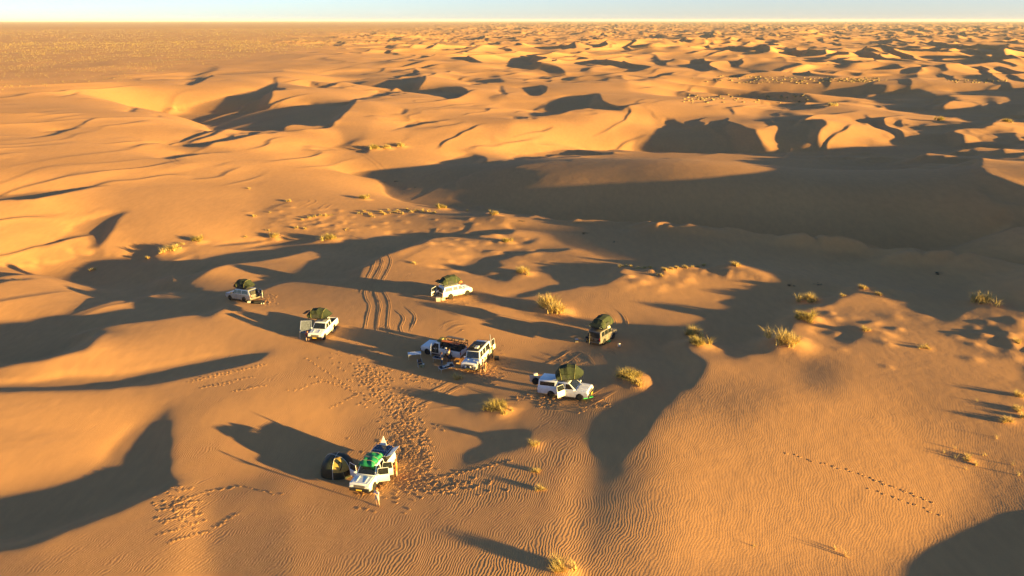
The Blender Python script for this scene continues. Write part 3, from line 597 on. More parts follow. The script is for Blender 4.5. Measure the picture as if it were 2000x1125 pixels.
def vehicle(name, kind, paint, label, cat, L=4.9, W=1.84, H=1.82, closed_windows=(1,1,1), canopy=False, rack=True, grp=None, bull=False, hood_z=1.12, boxy=0, lamps=False, rear_open=False, plate=True, doors_open=()):
    """x forward, y left, z up, wheels on z = 0; centred half way between the axles"""
    root = empty(name, label=label, cat=cat, group=grp)
    wb = L*.57; fx = wb/2; rx = -wb/2; front = fx+.86; rear = front-L; r = .39; gc = .42; belt = 1.14
    hw = W/2
    # lower body with wheel arches
    prof = [(front, gc+.08), (front, hood_z-.22), (front-.10, hood_z-.06), (fx-.25+.0, hood_z+.02), (fx-.42, belt)]
    prof += [(rear+.06, belt), (rear, belt-.1), (rear, gc+.05)]
    prof += [(rx-r*1.15, gc)] + [(a, b) for a, b in arch(rx, r*1.12, gc-.03)][::-1] + [(rx+r*1.15, gc-.04), (fx-r*1.15, gc-.04)] + [(a, b) for a, b in arch(fx, r*1.12, gc-.03)][::-1] + [(fx+r*1.15, gc)]
    clean = [prof[0]]
    for q in prof[1:]:
        if math.hypot(q[0]-clean[-1][0], q[1]-clean[-1][1]) > .015: clean.append(q)
    bm = bmesh.new(); prism(bm, clean, -hw, hw); bmesh.ops.recalc_face_normals(bm, faces=bm.faces)
    es = [e for e in bm.edges if abs(e.verts[0].co.y) > hw-.01 and abs(e.verts[1].co.y) > hw-.01 and e.verts[0].co.y*e.verts[1].co.y > 0 and min(e.verts[0].co.z, e.verts[1].co.z) > hood_z-.3]
    bmesh.ops.bevel(bm, geom=es, offset=.07, segments=3, affect='EDGES', profile=.6)
    body = from_bm('body', bm, paint, root, True); body.data.set_sharp_from_angle(angle=R(32))
    # bonnet crown and creases
    bm = bmesh.new(); A = [(front-.12, hw*.78, hood_z-.07), (fx-.30, hw*.84, hood_z+.03), (fx-.30, -hw*.84, hood_z+.03), (front-.12, -hw*.78, hood_z-.07)]
    quadpanel(bm, A, .035, (0,0,1)); soft(bm, .02); 
    for sy in (-1, 1): box(bm, ((front+fx)/2-.2, sy*hw*.42, hood_z+.025), (.75, .10, .03), Matrix.Rotation(.13, 3, 'Y'))
    from_bm('bonnet', bm, paint, body)
    # greenhouse
    ws0 = fx-.40; ws1 = fx-.40-(.34 if boxy else .72)
    if kind == 'double_cab': back0, back1 = rx+.62, rx+.72
    elif kind == 'single_cab': back0, back1 = fx-1.75, fx-1.68
    else: back0, back1 = rear+.08, rear+(.14 if boxy else .42)
    P2 = [(ws0, belt-.02), (ws1, H-.03), (ws1-.25, H), (back1+.2, H), (back1, H-.03), (back0, belt-.02)]
    bm = bmesh.new(); prism(bm, P2, -hw*.965, hw*.965, top=(belt, .09 if boxy else .17, H)); soft(bm, .045, 2, 25)
    cab = from_bm('cabin', bm, paint, body, True); cab.data.set_sharp_from_angle(angle=R(40))
    tl = .09 if boxy else .17
    def gy(z): return hw*.965*(1-tl*(z-belt)/(H-belt))
    def face(p0, p1, k0=.09, k1=.9, e=.012):
        # glass laid just proud of the sloping end face between (x,z) p0 and p1
        q0 = (p0[0]+(p1[0]-p0[0])*k0, p0[1]+(p1[1]-p0[1])*k0); q1 = (p0[0]+(p1[0]-p0[0])*k1, p0[1]+(p1[1]-p0[1])*k1)
        n = Vector((p1[1]-p0[1], 0, -(p1[0]-p0[0]))).normalized()
        if (p0[0] < 0 and n.x > 0 and p0 is P2[-1]): n = -n
        y0 = gy(q0[1])-.09; y1 = gy(q1[1])-.09; o = n*e
        bm = bmesh.new(); quadpanel(bm, [Vector((q0[0], y0, q0[1])), Vector((q0[0], -y0, q0[1])), Vector((q1[0], -y1, q1[1])), Vector((q1[0], y1, q1[1]))], e, n); bmesh.ops.recalc_face_normals(bm, faces=bm.faces)
        return bm
    from_bm('windscreen', face(P2[0], P2[1]), M['glass'], cab)
    if not rear_open: from_bm('rear_window', face(P2[-1], P2[-2], .15, .85), M['glass'], cab)
    # side windows
    zb, zt = belt+.05, H-.13
    xs = {'double_cab': [(ws0-.22, ws0-1.08), (ws0-1.16, back0-.0+.16)], 'single_cab': [(ws0-.22, back0+.16)], 'wagon': [(ws0-.22, ws0-1.06), (ws0-1.14, ws0-1.94), (ws0-2.02, back0+.3)]}[kind]
    for sy in (-1, 1):
        for i, (xa, xb) in enumerate(xs):
            xt = xa-(.16 if boxy else .42) if i == 0 else xa
            xe = xb+(.18 if (i == len(xs)-1 and not boxy and kind == 'wagon') else .03)
            pts = [(xa, sy*gy(zb), zb), (xt, sy*gy(zt), zt), (xe, sy*gy(zt), zt), (xb, sy*gy(zb), zb)]
            hole = ('%d%d' % (sy, i)) in doors_open
            bm = bmesh.new(); quadpanel(bm, pts, .008, (0, sy, .1)); bmesh.ops.recalc_face_normals(bm, faces=bm.faces)
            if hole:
                # doorway seen with its door open: dark panel on the closed side paints the dim cabin, seat in front
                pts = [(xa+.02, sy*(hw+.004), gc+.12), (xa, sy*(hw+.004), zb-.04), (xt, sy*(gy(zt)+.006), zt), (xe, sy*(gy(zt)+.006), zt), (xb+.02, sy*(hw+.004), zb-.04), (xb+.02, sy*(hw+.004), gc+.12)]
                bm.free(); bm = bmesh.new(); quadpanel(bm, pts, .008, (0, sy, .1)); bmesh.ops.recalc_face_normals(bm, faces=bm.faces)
                o = from_bm('doorway_shade', bm, M['interior'], body)
                bm = bmesh.new(); box(bm, ((xa+xb)/2-.12, sy*(hw-.02), .98), (.14, .10, .66)); box(bm, ((xa+xb)/2+.1, sy*(hw-.01), .74), (.46, .09, .16)); soft(bm, .03); from_bm('seat', bm, M['dusty'], body)
            else: from_bm('side_window', bm, M['glass'], cab)
            if not hole and i < 2:
                bm = bmesh.new(); tube(bm, [(xb+.02, sy*(hw+.004), gc+.1), (xb+.02, sy*(hw+.004), belt-.02)], .006, 4)
                box(bm, (xb+.13, sy*(hw+.012), belt-.16), (.16, .03, .03)); from_bm('door_handle', bm, M['black'], body)
    # sills, bumpers, grille, lamps
    for sy in (-1, 1): bm = bmesh.new(); box(bm, ((fx+rx)/2, sy*(hw+.06), gc-.08), (wb-2.5*r, .14, .05)); soft(bm, .02); from_bm('side_step', bm, M['black'], root)
    bm = bmesh.new(); box(bm, (front+.02, 0, gc+.14), (.22, W*.97, .26)); soft(bm, .05)
    if bull:
        for z in (.62, .82, 1.0): tube(bm, [(front+.16, -W*.36, z), (front+.2, 0, z), (front+.16, W*.36, z)], .03, 6)
        for y in (-W*.36, -W*.16, W*.16, W*.36): tube(bm, [(front+.16, y, .5), (front+.16, y, 1.02)], .03, 6)
    fb = from_bm('front_bumper', bm, M['black'] if not bull else M['dusty'], root)
    bm = bmesh.new(); box(bm, (rear-.03, 0, gc+.1), (.16, W*.95, .2)); soft(bm, .04); from_bm('rear_bumper', bm, M['dusty'], root)
    bm = bmesh.new(); box(bm, (front+.012, 0, hood_z-.30), (.05, W*.52, .24))
    for k in range(3): box(bm, (front+.03, 0, hood_z-.38+.08*k), (.04, W*.5, .02))
    from_bm('grille', bm, M['dusty'], body)
    for sy in (-1, 1):
        bm = bmesh.new(); box(bm, (front-.01, sy*W*.375, hood_z-.27), (.1, .30, .17)); soft(bm, .03); from_bm('headlight', bm, M['lampw'], body)
        bm = bmesh.new(); box(bm, (rear+.01, sy*W*.43, .95), (.08, .14, .34)); soft(bm, .02); from_bm('tail_light', bm, M['lampr'], body)
        bm = bmesh.new(); box(bm, (ws0-.12, sy*(hw+.13), belt+.09), (.12, .22, .17)); soft(bm, .03); from_bm('mirror', bm, M['black'] if paint is M['silver'] else paint, body)
        if lamps:
            bm = bmesh.new(); lathe_y(bm, (0,0,0), [(.10,-.05), (.11,.03), (.09,.06)], 14); o = from_bm('driving_lamp', bm, M['lampw'], fb, True); o.location = (front+.2, sy*.28, .80); o.rotation_euler = (0,0,-math.pi/2)
    if plate:
        bm = bmesh.new(); box(bm, (front+(.24 if bull else .14), 0, gc+.16), (.02, .50, .12)); from_bm('number_plate', bm, M['plate'], fb)
    for x in (fx, rx):
        for sy in (-1, 1): wheel(root, x, sy*(hw-.13), r)
    if kind != 'wagon':
        # load bed: dark sheet on the closed body top, low rails round it
        bx0, bx1 = rear+.06, back0-.04
        bm = bmesh.new(); box(bm, ((bx0+bx1)/2, 0, belt+.004), (bx1-bx0-.12, W*.84, .012)); from_bm('load_floor', bm, M['interior'], body)
        bm = bmesh.new()
        for sy in (-1, 1): box(bm, ((bx0+bx1)/2, sy*(hw-.05), belt+.035), (bx1-bx0, .08, .07))
        box(bm, (bx0, 0, belt+.03), (.07, W*.94, .06)); soft(bm, .02); from_bm('bed_rail', bm, paint, body)
    if canopy:
        bm = bmesh.new(); prism(bm, [(back0-.03, belt+.01), (back1-.02, H+.06), (rear+.16, H+.06), (rear+.05, belt+.01)], -hw*.95, hw*.95, top=(belt, .13, H+.06)); soft(bm, .05, 2, 25)
        cn = from_bm('canopy', bm, paint, root, True); cn.data.set_sharp_from_angle(angle=R(40))
        for sy in (-1, 1):
            def cy(z): return hw*.95*(1-.13*(z-belt)/(H+.06-belt))
            bm = bmesh.new(); quadpanel(bm, [(back0-.2, sy*cy(belt+.18), belt+.18), (back0-.16, sy*cy(H-.1), H-.1), (rear+.3, sy*cy(H-.1), H-.1), (rear+.26, sy*cy(belt+.18), belt+.18)], .012, (0, sy, .1)); bmesh.ops.recalc_face_normals(bm, faces=bm.faces)
            from_bm('canopy_window', bm, M['glass'], cn)
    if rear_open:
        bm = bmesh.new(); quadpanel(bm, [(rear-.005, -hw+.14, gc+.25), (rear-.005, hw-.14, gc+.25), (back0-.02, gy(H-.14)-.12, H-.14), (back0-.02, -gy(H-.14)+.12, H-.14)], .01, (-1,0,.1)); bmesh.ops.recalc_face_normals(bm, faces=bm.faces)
        o = from_bm('rear_opening_shade', bm, M['interior'], body)  # dark panel over the closed tail, shade of the interior given by colour
        bm = bmesh.new(); box(bm, (rear-.02, .3, .95), (.1, .45, .4)); box(bm, (rear-.02, -.28, .88), (.1, .4, .28)); soft(bm, .03); from_bm('drawer', bm, M['dusty'], body)
    if rack:
        x0, x1 = back1+.12, ws1-.05; bm = bmesh.new(); z = H+.10; w2 = hw*.74
        for sy in (-1, 1): tube(bm, [(x0, sy*w2, z), (x1, sy*w2, z)], .025, 6)
        for k in range(6): tube(bm, [(x0+(x1-x0)*k/5, -w2, z), (x0+(x1-x0)*k/5, w2, z)], .018, 5)
        for x in (x0+.1, x1-.1):
            for sy in (-1, 1): tube(bm, [(x, sy*w2, z), (x, sy*w2, H-.02)], .02, 5)
        from_bm('roof_rack', bm, M['black'], root)
    root['_geo'] = [front, rear, fx, rx, hw, H, belt, ws0, back0]
    return root
def place_vehicle(root, near_rear, near_front, side):
    """stand the vehicle so that its near wheels touch the sand where the photograph has them"""
    g = list(root['_geo']); del root['_geo']; hw = g[4]-.13
    a = Vector((*pix(*near_rear), 0)); b = Vector((*pix(*near_front), 0)); h = (b-a); turn = math.atan2(h.y, h.x); mid = (a+b)/2
    off = Vector((math.sin(turn), -math.cos(turn), 0))*hw*side      # side +1: the left wheels are the near ones
    c = mid+off; f = Vector((math.cos(turn), math.sin(turn), 0)); l = Vector((-f.y, f.x, 0))
    zf = [gz(*(c+f*g[2]+l*s*hw).xy) for s in (1, -1)]; zr = [gz(*(c+f*g[3]+l*s*hw).xy) for s in (1, -1)]
    pitch = -math.atan2(sum(zf)/2-sum(zr)/2, g[2]-g[3]); roll = math.atan2((zf[0]+zr[0])/2-(zf[1]+zr[1])/2, 2*hw)
    pitch = max(-.14, min(.14, pitch)); roll = max(-.12, min(.12, roll))
    root.matrix_world = Matrix.Translation((c.x, c.y, (sum(zf)+sum(zr))/4-.03)) @ Matrix.Rotation(turn, 4, 'Z') @ Matrix.Rotation(pitch, 4, 'Y') @ Matrix.Rotation(roll, 4, 'X')
    return g
def on_vehicle(root, o, loc, rz=0):
    o.matrix_world = root.matrix_world @ Matrix.Translation(loc) @ Matrix.Rotation(rz, 4, 'Z')

def roof_tent(label, seed=0, flap=True, ladder=True, L=2.35, W=1.45, H=1.25, closed_end=1):
    rnd = random.Random(seed)
    root = empty('rooftop_tent', label=label, cat='tent', group='green tents pitched on vehicle roofs')
    bm = bmesh.new(); box(bm, (0, 0, .07), (L*.98, W, .10)); soft(bm, .02); from_bm('base_board', bm, M['black'], root)
    arcs = [(-L*.50, .14, .50, -.20), (-L*.30, .14, H*.86, -.10), (L*.02, .14, H, .0), (L*.30, .14, H*.92, .22), (L*.50, .14, .50, .62)]
    bm = bmesh.new(); rings = []
    cross = [(-1, 0), (-1.03, .22), (-1.0, .50), (-.70, .90), (0, 1.0), (.70, .90), (1.0, .50), (1.03, .22), (1, 0)]
    for x, z0, zt, lean in arcs:
        rings.append([bm.verts.new((x+lean*cz+rnd.uniform(-.03, .03), W/2*cy_*(1-.04*cz)+rnd.uniform(-.02, .02), z0+(zt-z0)*cz+rnd.uniform(-.02, .02))) for cy_, cz in cross])
    ring_pts = [[p.co.copy() for p in r_] for r_ in rings]; full = []
    for i, r_ in enumerate(rings[:-1]):
        full.append(r_); n_ = rings[i+1]
        full.append([bm.verts.new(((p.co+q.co)/2)*1.0+Vector((rnd.uniform(-.03, .03), -.03*(1 if p.co.y > .1 else (-1 if p.co.y < -.1 else 0)), -.02))) for p, q in zip(r_, n_)])
    full.append(rings[-1])
    for A, B in zip(full, full[1:]):
        for k in range(8): bm.faces.new((A[k], A[k+1], B[k+1], B[k]))
    bm.faces.new(full[0]); bm.faces.new(full[-1][::-1]); bmesh.ops.recalc_face_normals(bm, faces=bm.faces)
    from_bm('canvas', bm, M['canvas'], root)
    for q in (1, 3):
        bm = bmesh.new(); tube(bm, ring_pts[q], .028, 5); from_bm('tent_hoop', bm, M['khaki'], root)
    # darker side panel with its window on one flank
    for sy in (-1, 1):
        bm = bmesh.new(); quadpanel(bm, [(-.55, sy*(W/2+.0), .22), (.38, sy*(W/2+.0), .22), (.3, sy*(W/2-.02), .62), (-.45, sy*(W/2-.02), .62)], .012, (0, sy, .1)); bmesh.ops.recalc_face_normals(bm, faces=bm.faces); from_bm('window', bm, M['mesh'], root)
        bm = bmesh.new(); tube(bm, [(-.5, sy*(W/2+.03), .68), (.32, sy*(W/2+.03), .68)], .035, 6); from_bm('rolled_flap', bm, M['canvas'], root)
    if flap:
        bm = bmesh.new(); quadpanel(bm, [(-L*.5-.12, -W*.46, .66), (-L*.5-.12, W*.46, .66), (-L*.5-.75, W*.42, .50), (-L*.5-.75, -W*.42, .50)], .012, (0,0,1)); from_bm('awning', bm, M['canvas'], root)
        for sy in (-1, 1): bm = bmesh.new(); tube(bm, [(-L*.5, sy*W*.42, .16), (-L*.5-.74, sy*W*.41, .50)], .012, 4); from_bm('awning_pole', bm, M['alu'], root)
    if ladder:
        bm = bmesh.new()
        for sy in (-.18, .18): tube(bm, [(L*.5+.05, sy, .1), (L*.5+.62, sy, -1.85)], .02, 5)
        for k in range(6): a = (k+.5)/6; tube(bm, [(L*.5+.05+.57*a, -.18, .1-1.95*a), (L*.5+.05+.57*a, .18, .1-1.95*a)], .014, 4)
        from_bm('ladder', bm, M['alu'], root)
    return root

# ---------------------------------------------------------------- people
def person(label, shirt, legs, hairm, pose='stand', hat=None, skin=None, h=1.72, bare_legs=True, grp=None):
    skin = skin or M['skin']; J = {}; s = h/1.72
    lean = .0; 
    P = dict(pel=(0,0,.93), waist=(0,0,1.07), chs=(0,0,1.30), neck=(0,0,1.47), hd0=(0,.01,1.55), hd1=(0,.02,1.64))
    P.update(hipL=(.09,0,.90), kneL=(.11,.04,.50), ankL=(.12,-.01,.09), toeL=(.13,.17,.035), hipR=(-.09,0,.90), kneR=(-.11,.0,.50), ankR=(-.12,-.05,.09), toeR=(-.14,.12,.035))
    P.update(shL=(.18,0,1.40), elL=(.25,-.02,1.13), wrL=(.24,.12,.92), shR=(-.18,0,1.40), elR=(-.25,-.02,1.13), wrR=(-.24,.12,.92))
    if pose == 'camera': P.update(elL=(.25,.10,1.17), wrL=(.10,.27,1.36), elR=(-.25,.10,1.17), wrR=(-.09,.27,1.36))
    if pose == 'reach': P.update(elL=(.24,.20,1.22), wrL=(.20,.42,1.12), elR=(-.24,.18,1.18), wrR=(-.16,.40,1.06))
    if pose == 'hips': P.update(elL=(.36,-.03,1.17), wrL=(.20,.06,1.02), elR=(-.36,-.03,1.17), wrR=(-.20,.06,1.02))
    if pose == 'bend': P.update(waist=(0,.07,1.06), chs=(0,.24,1.22), neck=(0,.38,1.33), hd0=(0,.45,1.37), hd1=(0,.53,1.40), shL=(.18,.32,1.27), shR=(-.18,.32,1.27), elL=(.22,.42,1.02), wrL=(.18,.58,.86), elR=(-.22,.42,1.02), wrR=(-.18,.58,.86))
    if pose == 'sit': 
        for k in ('pel','waist','chs','neck','hd0','hd1','hipL','hipR','shL','shR','elL','elR'): P[k] = (P[k][0], P[k][1], P[k][2]-.45)
        P.update(kneL=(.14,.44,.50), ankL=(.13,.46,.09), toeL=(.14,.62,.035), kneR=(-.14,.44,.50), ankR=(-.13,.46,.09), toeR=(-.14,.62,.035), wrL=(.16,.36,.60), wrR=(-.16,.36,.60))
    if pose == 'walk': P.update(kneL=(.10,.20,.52), ankL=(.10,.26,.10), toeL=(.11,.43,.05), kneR=(-.10,-.06,.50), ankR=(-.11,-.32,.14), toeR=(-.12,-.18,.035), elL=(.24,-.10,1.14), wrL=(.23,-.06,.90), elR=(-.24,.04,1.13), wrR=(-.22,.20,.95))
    rad = dict(pel=.125, waist=.115, chs=.145, neck=.055, hd0=.075, hd1=.098, hipL=.10, kneL=.062, ankL=.042, toeL=.035, shL=.062, elL=.045, wrL=.03)
    E_ = [('pel','waist'), ('waist','chs'), ('chs','neck'), ('neck','hd0'), ('hd0','hd1')]
    for q in 'LR': E_ += [('pel','hip'+q), ('hip'+q,'kne'+q), ('kne'+q,'ank'+q), ('ank'+q,'toe'+q), ('chs','sh'+q), ('sh'+q,'el'+q), ('el'+q,'wr'+q)]
    names = list(P); verts = [Vector(P[k])*s for k in names]; edges = [(names.index(a), names.index(b)) for a, b in E_]; rr = [rad.get(k, rad.get(k[:-1]+'L', .05))*s for k in names]
    for q, sx in (('L', 1), ('R', -1)):
        w = Vector(P['wr'+q])*s; e = Vector(P['el'+q])*s; d = (w-e).normalized(); side = Vector((sx, 0, 0)); side = (side-d*side.dot(d)).normalized(); pm = w+d*.055*s
        i = names.index('wr'+q); verts.append(pm); rr.append(.026*s); k = len(verts)-1; edges.append((i, k))
        for f, ln in zip((-1.5, -.5, .5, 1.5), (.062, .078, .083, .073)):
            verts.append(pm+side.cross(d)*f*.018*s+d*.03*s); rr.append(.009*s); edges.append((k, len(verts)-1))
            verts.append(pm+side.cross(d)*f*.021*s+d*(.03+ln)*s-side*.02*s); rr.append(.0075*s); edges.append((len(verts)-2, len(verts)-1))
        verts.append(w+d*.06*s+side.cross(d)*-.05*s-side*.02*s); rr.append(.010*s); edges.append((i, len(verts)-1))
    me = bpy.data.meshes.new('person'); me.from_pydata([tuple(v) for v in verts], edges, []); o = bpy.data.objects.new('tmp', me); col.objects.link(o)
    md = o.modifiers.new('s', 'SKIN'); md.use_smooth_shade = True
    for i, v in enumerate(me.skin_vertices[0].data): v.radius = (rr[i], rr[i]); v.use_root = (i == 0)
    o.modifiers.new('u', 'SUBSURF').levels = 1
    dg = bpy.context.evaluated_depsgraph_get(); dg.update(); m2 = bpy.data.meshes.new_from_object(o.evaluated_get(dg)); bpy.data.objects.remove(o); m2.name = 'person'
    # clothing by nearest bone
    m2.materials.clear()
    for mm in (skin, shirt, legs, M['black']): m2.materials.append(mm)
    n = len(m2.polygons); c = np.zeros(n*3); m2.polygons.foreach_get('center', c); c = c.reshape(-1, 3)
    best = np.full(n, 9.); mi = np.zeros(n, int)
    for a, b in E_:
        A = np.array(P[a])*s; B = np.array(P[b])*s; t = np.clip(((c-A)@(B-A))/((B-A)@(B-A)), 0, 1); d = np.linalg.norm(c-(A+t[:, None]*(B-A)), axis=1)
        if a in ('waist', 'chs') and b != 'neck' and not b.startswith('sh'): k = 1
        elif (a, b) == ('chs', 'neck') or b.startswith('sh'): k = 1
        elif a.startswith('sh'): k = 1
        elif (a, b) == ('pel', 'waist') or b.startswith('hip'): k = 2
        elif a.startswith('hip'): k = 2
        elif a.startswith('kne'): k = 0 if bare_legs else 2
        elif a.startswith('ank'): k = 3
        else: k = 0
        kk = np.full(n, k)
        if (a, b) == ('chs', 'neck'): kk = np.where(t > .75, 0, 1)
        if a.startswith('hip') and bare_legs: kk = np.where(t > .75, 0, 2)
        u = d < best; mi = np.where(u, kk, mi); best = np.where(u, d, best)
    m2.polygons.foreach_set('material_index', mi.astype(np.int32)); m2.shade_smooth()
    root = bpy.data.objects.new('person', m2); col.objects.link(root); tag(root, label, 'person', grp)
    hc = Vector(P['hd1'])*s
    bm = bmesh.new(); bmesh.ops.create_icosphere(bm, subdivisions=2, radius=.112*s)
    for v in list(bm.verts):
        if v.co.z < -.03*s and v.co.y > -.02: v.co.z = max(v.co.z, -.03*s); 
        if v.co.y > .055*s: v.co.y = .055*s
    bmesh.ops.translate(bm, verts=bm.verts, vec=hc+Vector((0, -.02, .03))*s); from_bm('hair', bm, hairm, root, True)
    bm = bmesh.new()
    for v in (Vector((0, .105, -.015)),): box(bm, hc+v*s, (.022*s, .035*s, .04*s), taper=.5)
    for sx in (-1, 1): box(bm, hc+Vector((sx*.093, 0, -.01))*s, (.02*s, .035*s, .05*s))
    from_bm('nose_and_ears', bm, skin, root)
    bm = bmesh.new()
    for sx in (-1, 1): box(bm, hc+Vector((sx*.034, .088, .012))*s, (.022*s, .016*s, .011*s))
    box(bm, hc+Vector((0, .088, -.05))*s, (.04*s, .014*s, .008*s)); from_bm('eyes_and_mouth', bm, M['interior'], root)
    if hat:
        bm = bmesh.new(); bmesh.ops.create_cone(bm, segments=16, radius1=.17*s, radius2=.165*s, depth=.012, cap_ends=True); bmesh.ops.create_cone(bm, segments=16, radius1=.112*s, radius2=.09*s, depth=.10, cap_ends=True, matrix=Matrix.Translation((0, 0, .05)))
        bmesh.ops.translate(bm, verts=bm.verts, vec=hc+Vector((0, 0, .065))*s); from_bm('hat', bm, hat, root, True)
    return root
def stand(o, px, py, turn, dz=-.02):
    x, y = pix(px, py); o.location = (x, y, gz(x, y)+dz); o.rotation_euler = (0, 0, turn); return o

# ---------------------------------------------------------------- where the grass stands: x, y in the photograph, size in metres, sort, what it looks like
# sort: t small tuft, b bush on a sand mound, d dark sparse bush in shade, s thin stalks
TUFTS = [
 (290,505,1.5,'t','small straw grass tuft at the left end of the grass row behind the silver wagon'),
 (318,494,1.6,'t','low pale grass tuft between two larger clumps left of the silver wagon'),
 (338,489,2.3,'b','wide golden grass clump in the middle of the row at the shade edge, far left'),
 (385,472,2.3,'b','golden grass clump at the right end of the row at the shade edge, far left'),
 (352,478,1.6,'t','golden grass clump leaning behind the middle of the far left row'),
 (183,527,1.4,'t','pale grass tuft on a lit sand ledge inside the left shade'),
 (38,547,1.2,'d','dark dry tuft in the shade near the left edge of the picture'),
 (496,423,1.7,'t','rounded golden tuft alone on the bright slope far behind the silver wagon'),
 (527,415,1.0,'t','tiny tuft just right of the rounded golden tuft on the bright slope'),
 (565,394,2.0,'t','golden tuft with a long double shadow, left of the curved wheel tracks'),
 (710,389,2.2,'b','grass clump on a humped mound right of the curved wheel tracks'),
 (486,369,1.3,'t','small tuft on the far bright slope with a thin line of shade'),
 (537,463,1.9,'b','grass clump on a sand lip above the curved shade, left of centre'),
 (524,450,1.1,'t','short tuft standing behind the clump on the sand lip'),
 (645,468,2.6,'b','broad low grass clump on a bright sand hump above the wheel tracks'),
 (580,446,1.6,'t','low straggling grass left of the broad hump'),(597,448,1.3,'t','thin end of the straggling grass left of the broad hump'),(480,463,1.2,'t','small tuft on the shade edge left of the sand lip'),
 (676,449,1.1,'t','tiny tuft above the broad hump with a streak of shade'),
 (862,408,2.6,'b','ragged grass clump on a pointed hump at the dark dune foot'),
 (912,412,1.3,'t','small tuft right of the pointed hump at the dark dune foot'),
 (966,420,1.8,'b','dark topped tuft on a steep sand knoll at the dark dune foot'),
 (1018,432,1.8,'d','dark grass on the brown knoll jutting into the big shade'),
 (988,474,1.9,'b','grass on a striped sand knoll right above the two parked wagons'),
 (1020,535,2.3,'b','grey green grass on a wide mound right of the rear white wagon'),
 (808,515,1.3,'t','pale tuft on the light slope behind the rear white wagon'),
 (1068,603,3.0,'b','tall golden grass thicket left of the dark off-roader'),(1085,612,2.6,'b','right flank of the golden thicket left of the dark off-roader'),
 (893,741,1.9,'t','golden tuft lit beneath the two kitchen vehicles'),
 (967,801,2.2,'b','golden tuft at the tip of a shade patch below the canopy pickup'),(990,803,1.3,'t','flat tuft trailing right of the golden tuft below the canopy pickup'),
 (1043,870,1.6,'t','upright golden tuft at the right tip of the longest low shade'),
 (1050,920,1.1,'t','flattened tuft below the upright golden tuft'),(1052,957,1.2,'t','short green tuft on rippled sand below the flattened tuft'),
 (1228,742,2.6,'b','shaggy golden bush just right of the canopy pickup'),(1244,752,1.9,'t','shaggy tuft at the dune lip right of the canopy pickup'),
 (1352,658,2.3,'b','upper clump of the bushy grass at the mouth of the dark hollow'),(1362,675,2.2,'b','lower clump of the bushy grass at the mouth of the dark hollow'),
 (1535,672,2.9,'b','big rounded golden bush right of the dark hollow'),
 (1577,590,2.2,'b','upper of two grass clumps on the shaded knoll edge'),(1560,585,1.4,'t','thin tuft on the left tip of the shaded knoll'),
 (1572,627,2.3,'b','lower of two grass clumps on the shaded knoll edge'),
 (1690,648,1.9,'t','dry twiggy tuft at the point of the shallow shade on the right dune'),
 (1807,680,1.4,'t','lone tuft trailing a thin diagonal shadow on the right dune'),
 (1688,564,1.7,'t','grass on the bright peak of the right dune'),(1718,576,1.3,'t','greenish grass just right of the bright peak'),(1646,578,1.2,'t','small tuft left of the bright peak'),
 (1915,594,2.6,'b','spiky olive bush on the skyline crest at the right'),
 (1988,672,1.5,'t','pale tuft at the right edge of the picture'),
 (1440,520,2.0,'t','grass on the bright pointed mound at the head of the dark hollow'),(1375,519,1.2,'t','low tuft left of the bright pointed mound'),
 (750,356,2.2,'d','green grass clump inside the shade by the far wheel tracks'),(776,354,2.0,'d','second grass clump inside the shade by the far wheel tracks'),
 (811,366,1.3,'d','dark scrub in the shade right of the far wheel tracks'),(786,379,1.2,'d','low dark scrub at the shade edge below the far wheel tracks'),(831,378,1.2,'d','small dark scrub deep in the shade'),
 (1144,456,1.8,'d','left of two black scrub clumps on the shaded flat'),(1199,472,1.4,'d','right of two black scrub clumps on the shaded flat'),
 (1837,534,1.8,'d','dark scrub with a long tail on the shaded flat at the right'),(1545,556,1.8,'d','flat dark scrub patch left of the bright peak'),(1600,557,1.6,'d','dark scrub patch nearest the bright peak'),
 (732,291,3.2,'b','left golden bush under the steep far slip face'),(757,290,2.6,'b','middle golden bush under the steep far slip face'),(784,286,2.8,'b','right golden bush under the steep far slip face'),
 (1988,775,1.8,'t','tuft at the right edge casting two long bars of shadow'),(1984,800,1.6,'t','golden tuft below the pair of long shadow bars'),(1967,822,1.5,'t','golden tuft at the foot of the long shadow fan'),(1998,817,1.3,'t','tuft cut by the right edge under the shadow fan'),
 (1907,784,.8,'s','tiny stalk in the middle of the shadow fan'),(1946,855,1.0,'s','single thin stalk at the lower right'),(1866,877,1.0,'s','upper thin stalk of the stalk group at the lower right'),(1843,884,1.1,'s','left stalk of the stalk group at the lower right'),
 (1868,897,1.2,'s','forked stalk in the middle of the stalk group'),(1893,900,1.3,'t','largest twiggy tuft of the stalk group at the lower right'),(1886,917,.8,'s','lowest stalk under the stalk group'),(1921,890,.9,'s','right hand stalk of the stalk group'),(1979,909,1.0,'s','stalk near the right edge above the corner shade'),(1990,930,1.1,'s','stalk by the right edge beside the corner shade'),
 (1655,1088,1.6,'s','half buried twigs along a sand rib at the bottom right'),(1630,1072,1.2,'s','thin stems at the upper end of the bottom right sand rib'),(1472,1068,.9,'s','single crooked twig on the rippled sand at the bottom'),
 (1095,1115,1.5,'b','spreading tuft cut by the bottom edge of the picture'),(1078,1098,1.3,'s','long thin stems above the tuft at the bottom edge'),
 (1837,236,3.0,'b','grass on the hump before the far dark dunes at the right edge'),(1627,207,4.0,'b','round bush on the tip of the far bright spit'),(1965,239,3.0,'b','grass on the far bright tongue at the right edge'),
]
rowA = [(702,418),(712,414),(722,420),(728,424),(744,415),(752,419),(760,411),(768,416),(777,412),(786,418),(795,410),(803,415),(811,413),(828,414),(838,413),(848,416)]
rowB = [(590,430),(604,427),(615,425),(626,424),(638,423),(648,421)]
